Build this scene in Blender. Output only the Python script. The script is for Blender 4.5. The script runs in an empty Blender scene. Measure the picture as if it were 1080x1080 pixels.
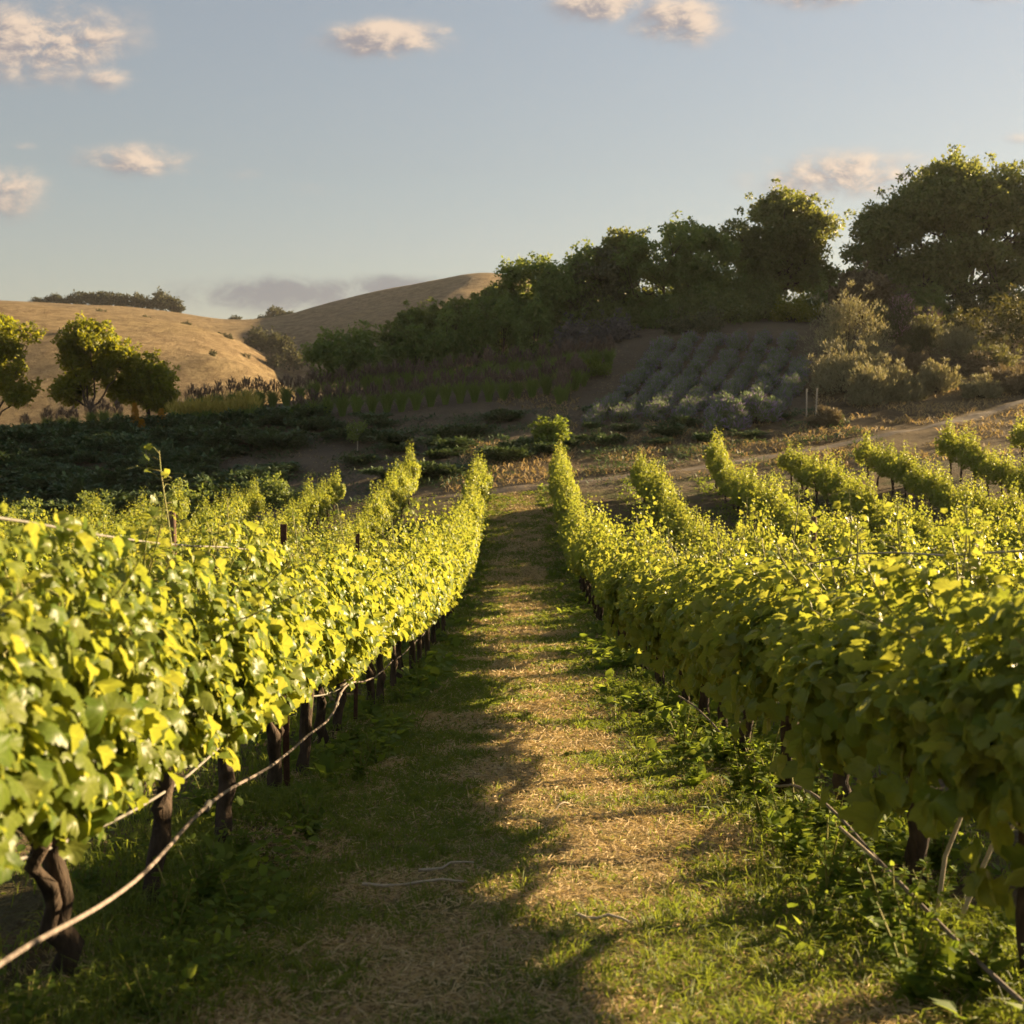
import bpy, math, random
import numpy as np

S = bpy.context.scene
COL = S.collection
R = math.radians
rng = np.random.default_rng(11)
random.seed(11)

# ------------------------------------------------------------------ camera
cam_d = bpy.data.cameras.new("camera")
cam = bpy.data.objects.new("camera", cam_d)
COL.objects.link(cam)
cam.location = (0, 0, 0)
cam.rotation_euler = (R(90 - 3.96), 0, R(0.22))
cam_d.sensor_width = 36
cam_d.lens = 43.33
cam_d.clip_start = 0.05
cam_d.clip_end = 6000
cam_d.dof.use_dof = True
cam_d.dof.focus_distance = 9.0
cam_d.dof.aperture_fstop = 5.0
S.camera = cam

# ------------------------------------------------------------------ light
SUN_EL, SUN_AZ = 15.3, 60.0            # elevation; degrees right of the view
sd = (math.sin(R(SUN_AZ)) * math.cos(R(SUN_EL)), math.cos(R(SUN_AZ)) * math.cos(R(SUN_EL)), math.sin(R(SUN_EL)))
sun_d = bpy.data.lights.new("sun", 'SUN')
sun_d.energy = 5.0
sun_d.angle = R(0.6)
sun_d.color = (1.0, 0.74, 0.42)
sun = bpy.data.objects.new("sun", sun_d)
COL.objects.link(sun)
from mathutils import Vector
sun.rotation_euler = Vector((-sd[0], -sd[1], -sd[2])).to_track_quat('-Z', 'Y').to_euler()

S.view_settings.view_transform = 'Standard'
S.view_settings.look = 'None'
S.view_settings.exposure = 2.12
S.view_settings.gamma = 1.0
S.view_settings.use_curve_mapping = False
S.cycles.max_bounces = 8
S.cycles.diffuse_bounces = 5
S.cycles.glossy_bounces = 2
S.cycles.transmission_bounces = 6
S.cycles.transparent_max_bounces = 4
S.cycles.volume_bounces = 0
S.cycles.sample_clamp_indirect = 4.0
S.cycles.use_denoising = True
S.cycles.use_adaptive_sampling = True
S.cycles.adaptive_threshold = 0.015

# small node helpers ------------------------------------------------
class NT:
    def __init__(s, tree):
        s.t = tree
    def n(s, typ, **kw):
        nd = s.t.nodes.new(typ)
        for k, v in kw.items():
            setattr(nd, k, v)
        return nd
    def put(s, sock, v):
        if hasattr(v, 'is_output'):
            s.t.links.new(v, sock)
        else:
            sock.default_value = v
    def math(s, op, a, b=None, c=None, clamp=False):
        nd = s.n('ShaderNodeMath', operation=op, use_clamp=clamp)
        s.put(nd.inputs[0], a)
        if b is not None: s.put(nd.inputs[1], b)
        if c is not None: s.put(nd.inputs[2], c)
        return nd.outputs[0]
    def vmath(s, op, a, b=None):
        nd = s.n('ShaderNodeVectorMath', operation=op)
        s.put(nd.inputs[0], a)
        if b is not None: s.put(nd.inputs[1], b)
        return nd.outputs['Value'] if op in ('LENGTH', 'DOT_PRODUCT', 'DISTANCE') else nd.outputs[0]
    def mix(s, f, a, b, blend='MIX'):
        nd = s.n('ShaderNodeMix', data_type='RGBA', blend_type=blend)
        s.put(nd.inputs[0], f)
        s.put(nd.inputs[6], a); s.put(nd.inputs[7], b)
        return nd.outputs[2]
    def noise(s, vec, scale, detail=3.0, rough=0.55, dist=0.0):
        nd = s.n('ShaderNodeTexNoise')
        if vec is not None: s.put(nd.inputs['Vector'], vec)
        nd.inputs['Scale'].default_value = scale
        nd.inputs['Detail'].default_value = detail
        nd.inputs['Roughness'].default_value = rough
        nd.inputs['Distortion'].default_value = dist
        return nd.outputs['Fac'] if 'Fac' in nd.outputs else nd.outputs[0]
    def remap(s, v, a, b, c=0.0, d=1.0, smooth=True):
        nd = s.n('ShaderNodeMapRange', interpolation_type='SMOOTHSTEP' if smooth else 'LINEAR')
        s.put(nd.inputs[0], v)
        for i, q in enumerate((a, b, c, d)):
            s.put(nd.inputs[1 + i], q)
        return nd.outputs[0]
def c4(c): return (c[0], c[1], c[2], 1.0)

# ------------------------------------------------------------------ sky
W = bpy.data.worlds.new("World")
S.world = W
W.use_nodes = True
wt = W.node_tree
wt.nodes.clear()
w = NT(wt)
sky = w.n('ShaderNodeTexSky', sky_type='NISHITA', sun_disc=False)
sky.sun_elevation = R(SUN_EL)
sky.sun_rotation = R(SUN_AZ)
sky.altitude = 100
sky.air_density = 1.6
sky.dust_density = 0.5
sky.ozone_density = 2.5
bg = w.n('ShaderNodeBackground')
# a thin high veil of cloud greys the blue
veil = w.n('ShaderNodeHueSaturation'); wt.links.new(sky.outputs[0], veil.inputs['Color']); veil.inputs['Saturation'].default_value = 0.70; veil.inputs['Hue'].default_value = 0.508
gam = w.n('ShaderNodeGamma'); wt.links.new(veil.outputs[0], gam.inputs[0]); gam.inputs[1].default_value = 0.75
tint = w.mix(1.0, gam.outputs[0], c4((1.0, .97, .995)), 'MULTIPLY')
wt.links.new(tint, bg.inputs[0])
bg.inputs[1].default_value = 0.042
# evening cumulus, placed by compass bearing and elevation on the sky
gen = w.n('ShaderNodeTexCoord').outputs['Generated']
sx = w.n('ShaderNodeSeparateXYZ'); wt.links.new(gen, sx.inputs[0])
yy = w.math('MAXIMUM', sx.outputs[1], 0.02)
U = w.math('DIVIDE', sx.outputs[0], yy)
V = w.math('DIVIDE', sx.outputs[2], yy)
cmb = w.n('ShaderNodeCombineXYZ')
w.put(cmb.inputs[0], U); w.put(cmb.inputs[1], w.math('MULTIPLY', V, 1.7))
P2 = cmb.outputs[0]
def bear(px, py): return ((px - 545) / 1300.0, (450 - py) / 1300.0)
CLOUDS = [(58, 55, 88, 40, 1.0), (120, 88, 30, 16, .7), (408, 52, 66, 19, 1.0), (470, 44, 14, 6, .6), (632, 14, 50, 22, 1.0), (708, 34, 50, 26, 1.0),
          (850, 6, 66, 16, 1.0), (150, 174, 62, 17, .85), (10, 205, 48, 30, .75), (885, 190, 95, 24, .9), (1072, 153, 22, 8, .6),
          (330, 205, 34, 12, .32), (262, 190, 40, 10, .25), (300, 312, 110, 18, 1.0), (410, 305, 80, 13, .85), (30, 160, 22, 6, .4), (1030, 2, 44, 14, .8)]
def cloud_field(du, dv):
    sh = w.vmath('ADD', P2, (du, dv, 0))
    n1 = w.math('ADD', w.math('MULTIPLY', w.noise(sh, 15.0, 3.0, 0.5, 0.2), .5), w.math('MULTIPLY', w.noise(sh, 42.0, 7.0, 0.66, 0.4), .5))
    tot = None
    for (px, py, rx, ry, st) in CLOUDS:
        u0, v0 = bear(px, py)
        a = w.math('DIVIDE', w.math('SUBTRACT', w.math('ADD', U, du), u0), rx / 1300.0)
        b = w.math('DIVIDE', w.math('SUBTRACT', w.math('ADD', V, dv / 1.7), v0), ry / 1300.0)
        d2 = w.math('ADD', w.math('MULTIPLY', a, a), w.math('MULTIPLY', b, b))
        g = w.math('MULTIPLY', w.math('EXPONENT', w.math('MULTIPLY', d2, -0.9)), st)
        tot = g if tot is None else w.math('MAXIMUM', tot, g)
    return w.math('ADD', tot, w.math('MULTIPLY', w.math('SUBTRACT', n1, 0.5), w.math('MULTIPLY', tot, 4.2)))
f0 = cloud_field(0, 0)
f1 = cloud_field(0.010, 0.008)          # looking a little towards the sun: thinner there = lit
dens = w.remap(f0, 0.13, 0.92)
front = w.remap(sx.outputs[1], 0.05, 0.2)
dens = w.math('MULTIPLY', w.math('MULTIPLY', dens, front), 0.85)
lit = w.remap(w.math('SUBTRACT', f0, f1), -0.35, 0.45)
low = w.remap(V, 0.125, 0.20)            # clouds near the horizon take one plain grey
litc = w.mix(lit, c4((0.20, 0.18, 0.19)), c4((0.56, 0.43, 0.32)))
cc = w.mix(low, c4((0.165, 0.16, 0.17)), litc)
bgc = w.n('ShaderNodeBackground'); wt.links.new(cc, bgc.inputs[0]); bgc.inputs[1].default_value = 0.385
mx = w.n('ShaderNodeMixShader')
wt.links.new(dens, mx.inputs[0]); wt.links.new(bg.outputs[0], mx.inputs[1]); wt.links.new(bgc.outputs[0], mx.inputs[2])
wo = w.n('ShaderNodeOutputWorld'); wt.links.new(mx.outputs[0], wo.inputs[0])

# ------------------------------------------------------------------ naming helpers
def tag(o, label=None, cat=None, group=None, kind=None):
    if kind is None: kind = 'thing'
    if label: o['label'] = label
    if cat: o['category'] = cat
    if group: o['group'] = group
    if kind: o['kind'] = kind
    return o
def empty(name, loc, rz=0.0):
    o = bpy.data.objects.new(name, None)
    o.empty_display_size = 0.2
    COL.objects.link(o)
    o.location = loc
    o.rotation_euler = (0, 0, rz)
    return o
def copy_tree(o, parent=None):
    c = o.copy(); COL.objects.link(c)
    if parent: c.parent = parent
    for ch in o.children:
        copy_tree(ch, c)
    return c

# ------------------------------------------------------------------ mesh helpers
class MB:
    def __init__(s):
        s.v, s.f, s.m, s.uv, s.nv = [], [], [], [], 0
    def add(s, v, f, mat=0, uv=None):
        v = np.asarray(v, dtype=np.float32).reshape(-1, 3); f = np.asarray(f, dtype=np.int64)
        s.f.append(f + s.nv); s.m.append(np.full(len(f), mat, dtype=np.int32))
        s.v.append(v); s.nv += len(v)
        s.uv.append(np.zeros((len(v), 2), np.float32) if uv is None else np.asarray(uv, np.float32))
        return s
    def mesh(s, name, mats, uv=False, smooth=True):
        me = bpy.data.meshes.new(name)
        V_ = np.concatenate(s.v); me.vertices.add(len(V_)); me.vertices.foreach_set('co', V_.ravel())
        li = np.concatenate([f.ravel() for f in s.f]).astype(np.int32)
        tot = np.concatenate([np.full(len(f), f.shape[1], np.int32) for f in s.f])
        st = np.concatenate(([0], np.cumsum(tot)[:-1])).astype(np.int32)
        me.loops.add(len(li)); me.loops.foreach_set('vertex_index', li)
        me.polygons.add(len(tot)); me.polygons.foreach_set('loop_start', st); me.polygons.foreach_set('loop_total', tot)
        me.polygons.foreach_set('material_index', np.concatenate(s.m))
        me.polygons.foreach_set('use_smooth', np.full(len(tot), smooth, dtype=bool))
        for m in mats: me.materials.append(m)
        if uv:
            l = me.uv_layers.new(name='UVMap')
            l.data.foreach_set('uv', np.concatenate(s.uv)[li].ravel())
        me.update(calc_edges=True)
        return me
    def obj(s, name, mats, parent=None, uv=False, smooth=True):
        if not isinstance(mats, (list, tuple)): mats = [mats]
        o = bpy.data.objects.new(name, s.mesh(name, mats, uv, smooth))
        COL.objects.link(o)
        if parent: o.parent = parent
        return o

def tube(mb, pts, rad, sides=6, mat=0, jit=0.0, cap=True):
    pts = np.asarray(pts, float); n = len(pts)
    rad = np.broadcast_to(np.asarray(rad, float), (n,))
    t = np.gradient(pts, axis=0); t /= np.linalg.norm(t, axis=1, keepdims=True) + 1e-9
    ref = np.where(np.abs(t[:, 2:3]) > 0.9, [[1.0, 0, 0]], [[0, 0, 1.0]])
    a = np.cross(t, ref); a /= np.linalg.norm(a, axis=1, keepdims=True) + 1e-9
    for i in range(1, n):
        if np.dot(a[i], a[i - 1]) < 0: a[i] = -a[i]
    b = np.cross(t, a)
    th = np.arange(sides) * 2 * math.pi / sides
    rr = rad[:, None] * (1 + jit * rng.uniform(-1, 1, (n, sides)))
    v = pts[:, None, :] + rr[..., None] * (np.cos(th)[None, :, None] * a[:, None, :] + np.sin(th)[None, :, None] * b[:, None, :])
    i, j = np.meshgrid(np.arange(n - 1), np.arange(sides), indexing='ij'); k = (j + 1) % sides
    f = np.stack([i * sides + j, i * sides + k, (i + 1) * sides + k, (i + 1) * sides + j], -1).reshape(-1, 4)
    mb.add(v.reshape(-1, 3), f, mat)
    if cap:
        base = mb.nv
        mb.add(np.concatenate([v[-1], v[0]]), np.zeros((0, 4)), mat)
        top = np.arange(sides)[None, :] + base
        s_ = mb.nv
        mb.f.append(top.astype(np.int64)); mb.m.append(np.full(1, mat, np.int32))
        mb.f.append((np.arange(sides)[::-1][None, :] + base + sides).astype(np.int64)); mb.m.append(np.full(1, mat, np.int32))
    return mb

def curve_pts(p0, p1, n, sag=0.0, wob=0.0):
    t = np.linspace(0, 1, n)[:, None]
    p = np.asarray(p0, float) * (1 - t) + np.asarray(p1, float) * t
    p[:, 2] += -sag * 4 * (t[:, 0] * (1 - t[:, 0]))
    if wob:
        w_ = rng.normal(0, wob, (n, 3)); w_[0] = 0; w_[-1] = 0
        p += w_
    return p

def frames(nrm, tip):
    """rows x,y,z of leaf frames: y along tip, z along normal"""
    y = tip / (np.linalg.norm(tip, axis=1, keepdims=True) + 1e-9)
    x = np.cross(y, nrm); x /= np.linalg.norm(x, axis=1, keepdims=True) + 1e-9
    z = np.cross(x, y)
    return np.stack([x, y, z], 1)
def stamp(mb, tv, tf, pos, fr, size, mat=0, uv=False):
    """copy a template (verts tv, faces tf) to every pos with frame fr and size"""
    n = len(pos)
    if n == 0: return
    size = np.asarray(size, float)
    if size.ndim == 1: size = np.repeat(size[:, None], 3, 1)
    loc = tv[None] * size[:, None, :]
    v = np.einsum('nki,nij->nkj', loc, fr) + pos[:, None, :]
    f = tf[None] + (np.arange(n) * len(tv))[:, None, None]
    mb.add(v.reshape(-1, 3), f.reshape(-1, tf.shape[1]), mat, np.tile(tv[:, :2], (n, 1)) if uv else None)

def rand_dir(n):
    v = rng.normal(size=(n, 3)); return v / np.linalg.norm(v, axis=1, keepdims=True)

# ------------------------------------------------------------------ value noise and terrain
def vnoise(x, y, seed=0):
    xi = np.floor(x).astype(np.int64); yi = np.floor(y).astype(np.int64)
    fx = x - xi; fy = y - yi
    fx = fx * fx * (3 - 2 * fx); fy = fy * fy * (3 - 2 * fy)
    def h(a, b):
        q = (a * 374761393 + b * 668265263 + seed * 982451653) & 0x7fffffff
        q = ((q ^ (q >> 13)) * 1274126177) & 0x7fffffff
        return ((q ^ (q >> 16)) & 0xffff) / 65535.0
    return (h(xi, yi) * (1 - fx) + h(xi + 1, yi) * fx) * (1 - fy) + (h(xi, yi + 1) * (1 - fx) + h(xi + 1, yi + 1) * fx) * fy
def fbm(x, y, seed=0, o=4):
    t = 0; a = 0.5
    for i in range(o):
        t = t + a * vnoise(x * 2 ** i, y * 2 ** i, seed + i); a *= 0.5
    return t / (1 - 0.5 ** o)

def pchip(xk, Y, xq):
    xk = np.asarray(xk, float); Y = np.asarray(Y, float)
    h = np.diff(xk)[:, None]; dl = np.diff(Y, axis=0) / h
    m = np.zeros_like(Y); m[0] = dl[0]; m[-1] = dl[-1]
    for i in range(1, len(xk) - 1):
        m[i] = (dl[i - 1] * h[i] + dl[i] * h[i - 1]) / (h[i] + h[i - 1])
    xq = np.clip(xq, xk[0], xk[-1])
    i = np.clip(np.searchsorted(xk, xq) - 1, 0, len(xk) - 2)
    t = ((xq - xk[i]) / (xk[i + 1] - xk[i]))[:, None]; hh = h[i]
    return (2 * t**3 - 3 * t**2 + 1) * Y[i] + (t**3 - 2 * t**2 + t) * hh * m[i] + (-2 * t**3 + 3 * t**2) * Y[i + 1] + (t**3 - t**2) * hh * m[i + 1]

TX = [-60, -40, -25, -12, 0, 10, 20, 32, 50, 90]
TABLE = {
    -20: [0.0, 0.2, 0.5, 0.6, 0.6, 0.6, 0.7, 1.0, 1.5, 3],
    0: [-1.6, -1.4, -1.2, -1.1, -1.1, -1.1, -1.0, -.7, 0, 2],
    10: [-3.2, -2.9, -2.6, -2.42, -2.33, -2.3, -2.1, -1.6, -.6, 2],
    18: [-4.4, -4.0, -3.6, -3.3, -3.1, -3.0, -2.7, -2.0, -.8, 2],
    26: [-5.2, -4.9, -4.5, -4.05, -3.5, -3.3, -2.9, -2.1, -.7, 2.3],
    34: [-5.4, -5.1, -4.7, -4.1, -3.0, -2.75, -2.1, -1.2, .2, 3],
    42: [-5.1, -4.8, -4.4, -3.75, -2.25, -1.7, -.9, 0, 1.4, 4.5],
    48: [-4.6, -4.2, -3.6, -2.9, -1.45, -.85, 0, 1.0, 2.8, 6.5],
    54: [-3.8, -3.1, -2.3, -1.7, -.5, .1, .9, 2.1, 4.2, 8],
    60: [-3.0, -2.0, -.9, -.3, .6, 1.3, 2.0, 3.4, 5.6, 9.5],
    66: [-3.5, -2.0, -.3, 1.1, 2.2, 3.1, 3.6, 4.8, 7, 11],
    72: [-5, -3.2, -1.0, 1.6, 3.6, 5.3, 5.5, 6.2, 8.4, 12.5],
    80: [-7, -5.5, -2.5, 1.2, 4.6, 6.6, 7.1, 7.4, 9.6, 14],
    90: [-8, -7, -4.5, 0, 4.4, 7.2, 8.2, 8.6, 11, 15],
    105: [-9, -8, -6.5, -2.5, 3, 6.5, 8.5, 9.3, 12, 16],
    140: [-10, -10, -9, -6.5, -1, 4, 7, 9, 12, 16],
    200: [-9, -9, -8.5, -7, -4, 0, 3, 5, 8, 12],
    300: [-8, -8, -8, -7, -6, -5, -4, -3, 0, 3]}
TY = sorted(TABLE)
GX = np.arange(-70, 100.01, 0.5); GY = np.arange(-25, 300.01, 0.5)
_rows = pchip(TX, np.array([TABLE[k] for k in TY], float).T, GX)      # (X, rows)
GRID = pchip(TY, _rows.T, GY)                                         # (Y, X)
HILL_A = ([-400, -100, 0, 60, 130, 200, 240, 275, 300, 340, 900], [332, 318, 325, 331, 336, 347, 359, 378, 396, 430, 500])
HILL_B = ([-600, -100, 0, 50, 120, 190, 240, 270, 300, 340, 400, 440, 480, 505, 540, 600, 700, 900, 1500],
          [322, 322, 325, 328, 331, 338, 345, 345, 342, 333, 320, 310, 301, 299, 303, 315, 340, 380, 400])
def smooth_ridge(h):
    g = np.arange(-700, 1600, 5.0); v = np.interp(g, *h); k = np.exp(-np.linspace(-2, 2, 13) ** 2); k /= k.sum()
    return g, np.convolve(np.pad(v, 6, mode='edge'), k, 'valid')
HILL_A = smooth_ridge(HILL_A); HILL_B = smooth_ridge(HILL_B)
def bumpf(t):
    t = np.clip(np.abs(t), 0, 1); return 0.5 + 0.5 * np.cos(math.pi * t)
def ground_z(x, y):
    x = np.asarray(x, float); y = np.asarray(y, float)
    fx = np.clip((x - GX[0]) / 0.5, 0, len(GX) - 1.001); fy = np.clip((y - GY[0]) / 0.5, 0, len(GY) - 1.001)
    i = fx.astype(int); j = fy.astype(int); a = fx - i; b = fy - j
    z = (GRID[j, i] * (1 - a) + GRID[j, i + 1] * a) * (1 - b) + (GRID[j + 1, i] * (1 - a) + GRID[j + 1, i + 1] * a) * b
    nearw = np.clip(1 - (y - 40) / 20, 0, 1)
    z = z + (fbm(x * 0.8, y * 0.8, 3, 3) - 0.5) * (0.07 + 0.22 * (1 - nearw))
    yy_ = np.maximum(y, 1.0); px = 545 + 1300 * x / yy_ + 70 * (fbm(x / 60 + 3, y / 60, 15, 3) - .5) * np.clip((y - 60) / 100, 0, 1)
    far = np.clip((y - 130) / 80, 0, 1)
    gul = (fbm(x / 70 + 5, y / 70, 9, 4) - 0.5) * 13 + (np.abs(fbm(x / 45, y / 90 + 7, 21, 3) - 0.5)) * 9 + (fbm(x / 14, y / 22, 31, 3) - .5) * 4.0
    for (kx, ky), yr, wf, wb in ((HILL_A, 330.0, 200.0, 150.0), (HILL_B, 520.0, 400.0, 500.0)):
        hz = (450 - np.interp(px, kx, ky)) / 1300 * yr + 8
        ridge = np.where(y < yr, bumpf((y - yr) / wf), bumpf((y - yr) / wb))
        # never let the slope before or behind the crest rise over it
        hh = np.maximum(hz, 0) * ridge
        z = np.maximum(z, (z * 0 - 8 + hh + gul * 1.05 * ridge * (1 - ridge) * 2.2) * far + z * (1 - far))
    return z
def gz(x, y): return float(ground_z(np.array([x]), np.array([y]))[0])
def at(px, d):  # bearing (as seen from the origin) and distance to a ground point
    x = (px - 545) / 1300.0 * d
    return x, d, gz(x, d)

# ------------------------------------------------------------------ materials
def new_mat(name):
    m = bpy.data.materials.new(name); m.use_nodes = True
    m.node_tree.nodes.clear()
    t = NT(m.node_tree); out = t.n('ShaderNodeOutputMaterial')
    return m, t, out
def leaf_mat(name, ca, cb, trans, tmix=0.45, rough=0.5, spec=0.35, under=None, veins=False, objvar=0.25):
    m, t, out = new_mat(name)
    isl = t.n('ShaderNodeNewGeometry')
    rnd = isl.outputs['Random Per Island']
    orn = t.n('ShaderNodeObjectInfo').outputs['Random']
    col = t.mix(rnd, c4(ca), c4(cb))
    val = t.math('ADD', t.math('MULTIPLY', orn, objvar), 1 - objvar / 2)
    hv = t.n('ShaderNodeHueSaturation'); t.put(hv.inputs['Color'], col); t.put(hv.inputs['Value'], val)
    col = hv.outputs[0]
    tcol = t.mix(t.math('FRACT', t.math('MULTIPLY', rnd, 7.31)), c4(trans), c4([trans[0] * .72, trans[1] * .85, trans[2] * .6]))
    if veins:
        uv = t.n('ShaderNodeUVMap').outputs[0]
        sp = t.n('ShaderNodeSeparateXYZ'); t.put(sp.inputs[0], uv)
        ang = t.math('ARCTAN2', sp.outputs[0], sp.outputs[1])
        rad = t.vmath('LENGTH', uv)
        pp = t.math('MULTIPLY', t.math('PINGPONG', ang, R(26)), rad)
        vein = t.remap(pp, 0.0, 0.022, 1.0, 0.0)
        col = t.mix(t.math('MULTIPLY', vein, 0.35), col, c4((0.30, 0.33, 0.10)))
        tcol = t.mix(t.math('MULTIPLY', vein, 0.45), tcol, c4((.10, .13, .02)))
        mot = t.remap(t.noise(uv, 9.0, 3), 0.3, 0.75, 0.8, 1.12)
        m2 = t.n('ShaderNodeHueSaturation'); t.put(m2.inputs['Color'], col); t.put(m2.inputs['Value'], mot); col = m2.outputs[0]
    if under:
        col = t.mix(isl.outputs['Backfacing'], col, c4(under))
    p = t.n('ShaderNodeBsdfPrincipled')
    t.put(p.inputs['Base Color'], col); p.inputs['Roughness'].default_value = rough; p.inputs['Specular IOR Level'].default_value = spec
    tr = t.n('ShaderNodeBsdfTranslucent'); t.put(tr.inputs[0], tcol)
    mxs = t.n('ShaderNodeMixShader'); mxs.inputs[0].default_value = tmix
    t.t.links.new(p.outputs[0], mxs.inputs[1]); t.t.links.new(tr.outputs[0], mxs.inputs[2]); t.t.links.new(mxs.outputs[0], out.inputs[0])
    return m
def plain_mat(name, ca, cb, scale=20, rough=0.8, bump=0.0, stretch=None, spec=0.2):
    m, t, out = new_mat(name)
    vec = t.n('ShaderNodeTexCoord').outputs['Object']
    if stretch:
        vec = t.vmath('MULTIPLY', vec, stretch)
    nz = t.noise(vec, scale, 5, 0.6)
    p = t.n('ShaderNodeBsdfPrincipled')
    t.put(p.inputs['Base Color'], t.mix(t.remap(nz, 0.3, 0.7), c4(ca), c4(cb)))
    p.inputs['Roughness'].default_value = rough; p.inputs['Specular IOR Level'].default_value = spec
    if bump:
        b = t.n('ShaderNodeBump'); b.inputs['Strength'].default_value = bump; b.inputs['Distance'].default_value = 0.02
        t.put(b.inputs['Height'], nz); t.t.links.new(b.outputs[0], p.inputs['Normal'])
    t.t.links.new(p.outputs[0], out.inputs[0])
    return m

M_VINE = leaf_mat('vine_leaf', (.092, .152, .022), (.205, .235, .042), (.45, .44, .055), 0.45, 0.36, 0.15, under=(.18, .22, .075), veins=True)
M_SHOOT = plain_mat('green_shoot', (.16, .19, .04), (.24, .20, .06), 30, 0.5)
M_BARK = plain_mat('vine_bark', (.028, .020, .014), (.085, .06, .042), 26, 0.95, 1.0, (1, 1, .25))
M_TBARK = plain_mat('tree_bark', (.05, .038, .028), (.12, .09, .065), 8, 0.95, 0.6, (1, 1, .3))
M_HOSE = plain_mat('hose', (.13, .105, .09), (.24, .195, .165), 30, 0.6)
M_WIRE = plain_mat('wire', (.16, .15, .13), (.24, .22, .19), 30, 0.5)
M_RUST = plain_mat('rusty_steel', (.05, .025, .018), (.11, .055, .035), 40, 0.85, 0.3)
M_POST = plain_mat('weathered_wood', (.10, .06, .04), (.17, .11, .07), 25, 0.9, 0.5, (1, 1, .1))
M_STAKE = plain_mat('pale_wood', (.36, .30, .22), (.48, .40, .30), 25, 0.8, 0.3, (1, 1, .1))
M_GRASS = leaf_mat('grass_blade', (.075, .12, .022), (.16, .195, .04), (.34, .38, .045), 0.4, 0.6, 0.25)
M_STRAW = leaf_mat('straw', (.46, .34, .17), (.66, .52, .30), (.45, .32, .13), 0.25, 0.7, 0.2)
M_WEED = leaf_mat('weed_leaf', (.065, .12, .022), (.13, .175, .035), (.36, .42, .05), 0.45, 0.6, 0.12)
M_OAK = leaf_mat('oak_leaf', (.085, .12, .040), (.175, .195, .068), (.32, .32, .065), 0.42, 0.55, 0.3)
M_LTREE = leaf_mat('bright_tree_leaf', (.075, .105, .014), (.17, .18, .022), (.48, .44, .03), 0.42, 0.5, 0.3)
M_MID = leaf_mat('hedge_leaf', (.09, .14, .042), (.17, .22, .068), (.33, .36, .065), 0.42, 0.6, 0.3)
M_FAR = leaf_mat('far_leaf', (.045, .05, .028), (.085, .085, .045), (.12, .11, .04), 0.25, 0.7, 0.1)
M_DARK = leaf_mat('dark_leaf', (.05, .06, .022), (.10, .10, .035), (.18, .15, .03), 0.25, 0.6, 0.2)
M_OLIVE = leaf_mat('olive_leaf', (.07, .08, .045), (.14, .14, .07), (.24, .21, .06), 0.3, 0.6, 0.3)
M_PURP = leaf_mat('grey_leaf', (.12, .11, .10), (.20, .175, .165), (.16, .13, .09), 0.2, 0.7, 0.2)
M_LIME = leaf_mat('lime_leaf', (.10, .15, .02), (.17, .21, .03), (.32, .36, .04), 0.4, 0.6, 0.3)
M_JUN = leaf_mat('juniper_leaf', (.05, .09, .038), (.105, .15, .06), (.13, .17, .045), 0.2, 0.6, 0.25)
M_PALE = leaf_mat('pale_blade', (.19, .18, .10), (.30, .28, .17), (.32, .26, .11), 0.3, 0.7, 0.2)
M_DRYS = leaf_mat('dry_shrub', (.14, .11, .065), (.22, .18, .11), (.24, .17, .08), 0.25, 0.7, 0.2)
M_LAVG = leaf_mat('lavender_leaf', (.14, .20, .095), (.23, .29, .14), (.22, .27, .10), 0.25, 0.7, 0.2)
M_LAVF = leaf_mat('lavender_flower', (.27, .20, .33), (.38, .30, .46), (.27, .2, .3), 0.25, 0.8, 0.1)
M_PINK = leaf_mat('pink_flower', (.42, .24, .30), (.55, .36, .40), (.4, .2, .22), 0.3, 0.8, 0.1)
M_FGB = leaf_mat('fountain_blade', (.14, .22, .05), (.23, .30, .075), (.32, .38, .065), 0.3, 0.6, 0.25)
M_FGP = leaf_mat('fountain_plume', (.13, .095, .075), (.22, .165, .13), (.2, .14, .1), 0.3, 0.8, 0.1)
M_YEL = leaf_mat('yellow_spike', (.30, .25, .06), (.45, .36, .09), (.5, .4, .08), 0.4, 0.7, 0.2)
M_GOLD = leaf_mat('golden_leaf', (.45, .22, .03), (.62, .34, .05), (.6, .34, .03), 0.4, 0.6, 0.2)
M_DRY = leaf_mat('dry_grass', (.30, .22, .11), (.46, .34, .17), (.42, .28, .11), 0.3, 0.7, 0.15)
M_DEADL = leaf_mat('dead_leaf', (.20, .09, .03), (.30, .15, .05), (.3, .12, .03), 0.3, 0.7, 0.2)

# ------------------------------------------------------------------ ground sheet
def nonuni(segs):
    out = [segs[0][0]]
    for a, b, st0, st1 in segs:
        p = a; 
        while p < b - 1e-6:
            t = (p - a) / (b - a); p = min(b, p + st0 + (st1 - st0) * t); out.append(p)
    return np.array(out)
gx = nonuni([(-900, -150, 60, 6), (-150, -40, 5, 1.2), (-40, -8, 1.0, .3), (-8, 8, .22, .22), (8, 40, .3, 1.0), (40, 150, 1.2, 6), (150, 900, 6, 60)])
gy = nonuni([(-60, -2, 6, .5), (-2, 12, .18, .18), (12, 45, .25, .4), (45, 90, .45, .7), (90, 300, 1.0, 5), (300, 700, 5, 8), (700, 1500, 12, 100)])
XX, YY = np.meshgrid(gx, gy)
ZZ = ground_z(XX, YY)
nv_x = len(gx)
mb = MB()
ii, jj = np.meshgrid(np.arange(len(gy) - 1), np.arange(nv_x - 1), indexing='ij')
q = ii * nv_x + jj
mb.add(np.stack([XX, YY, ZZ], -1).reshape(-1, 3), np.stack([q, q + 1, q + nv_x + 1, q + nv_x], -1).reshape(-1, 4))
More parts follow.
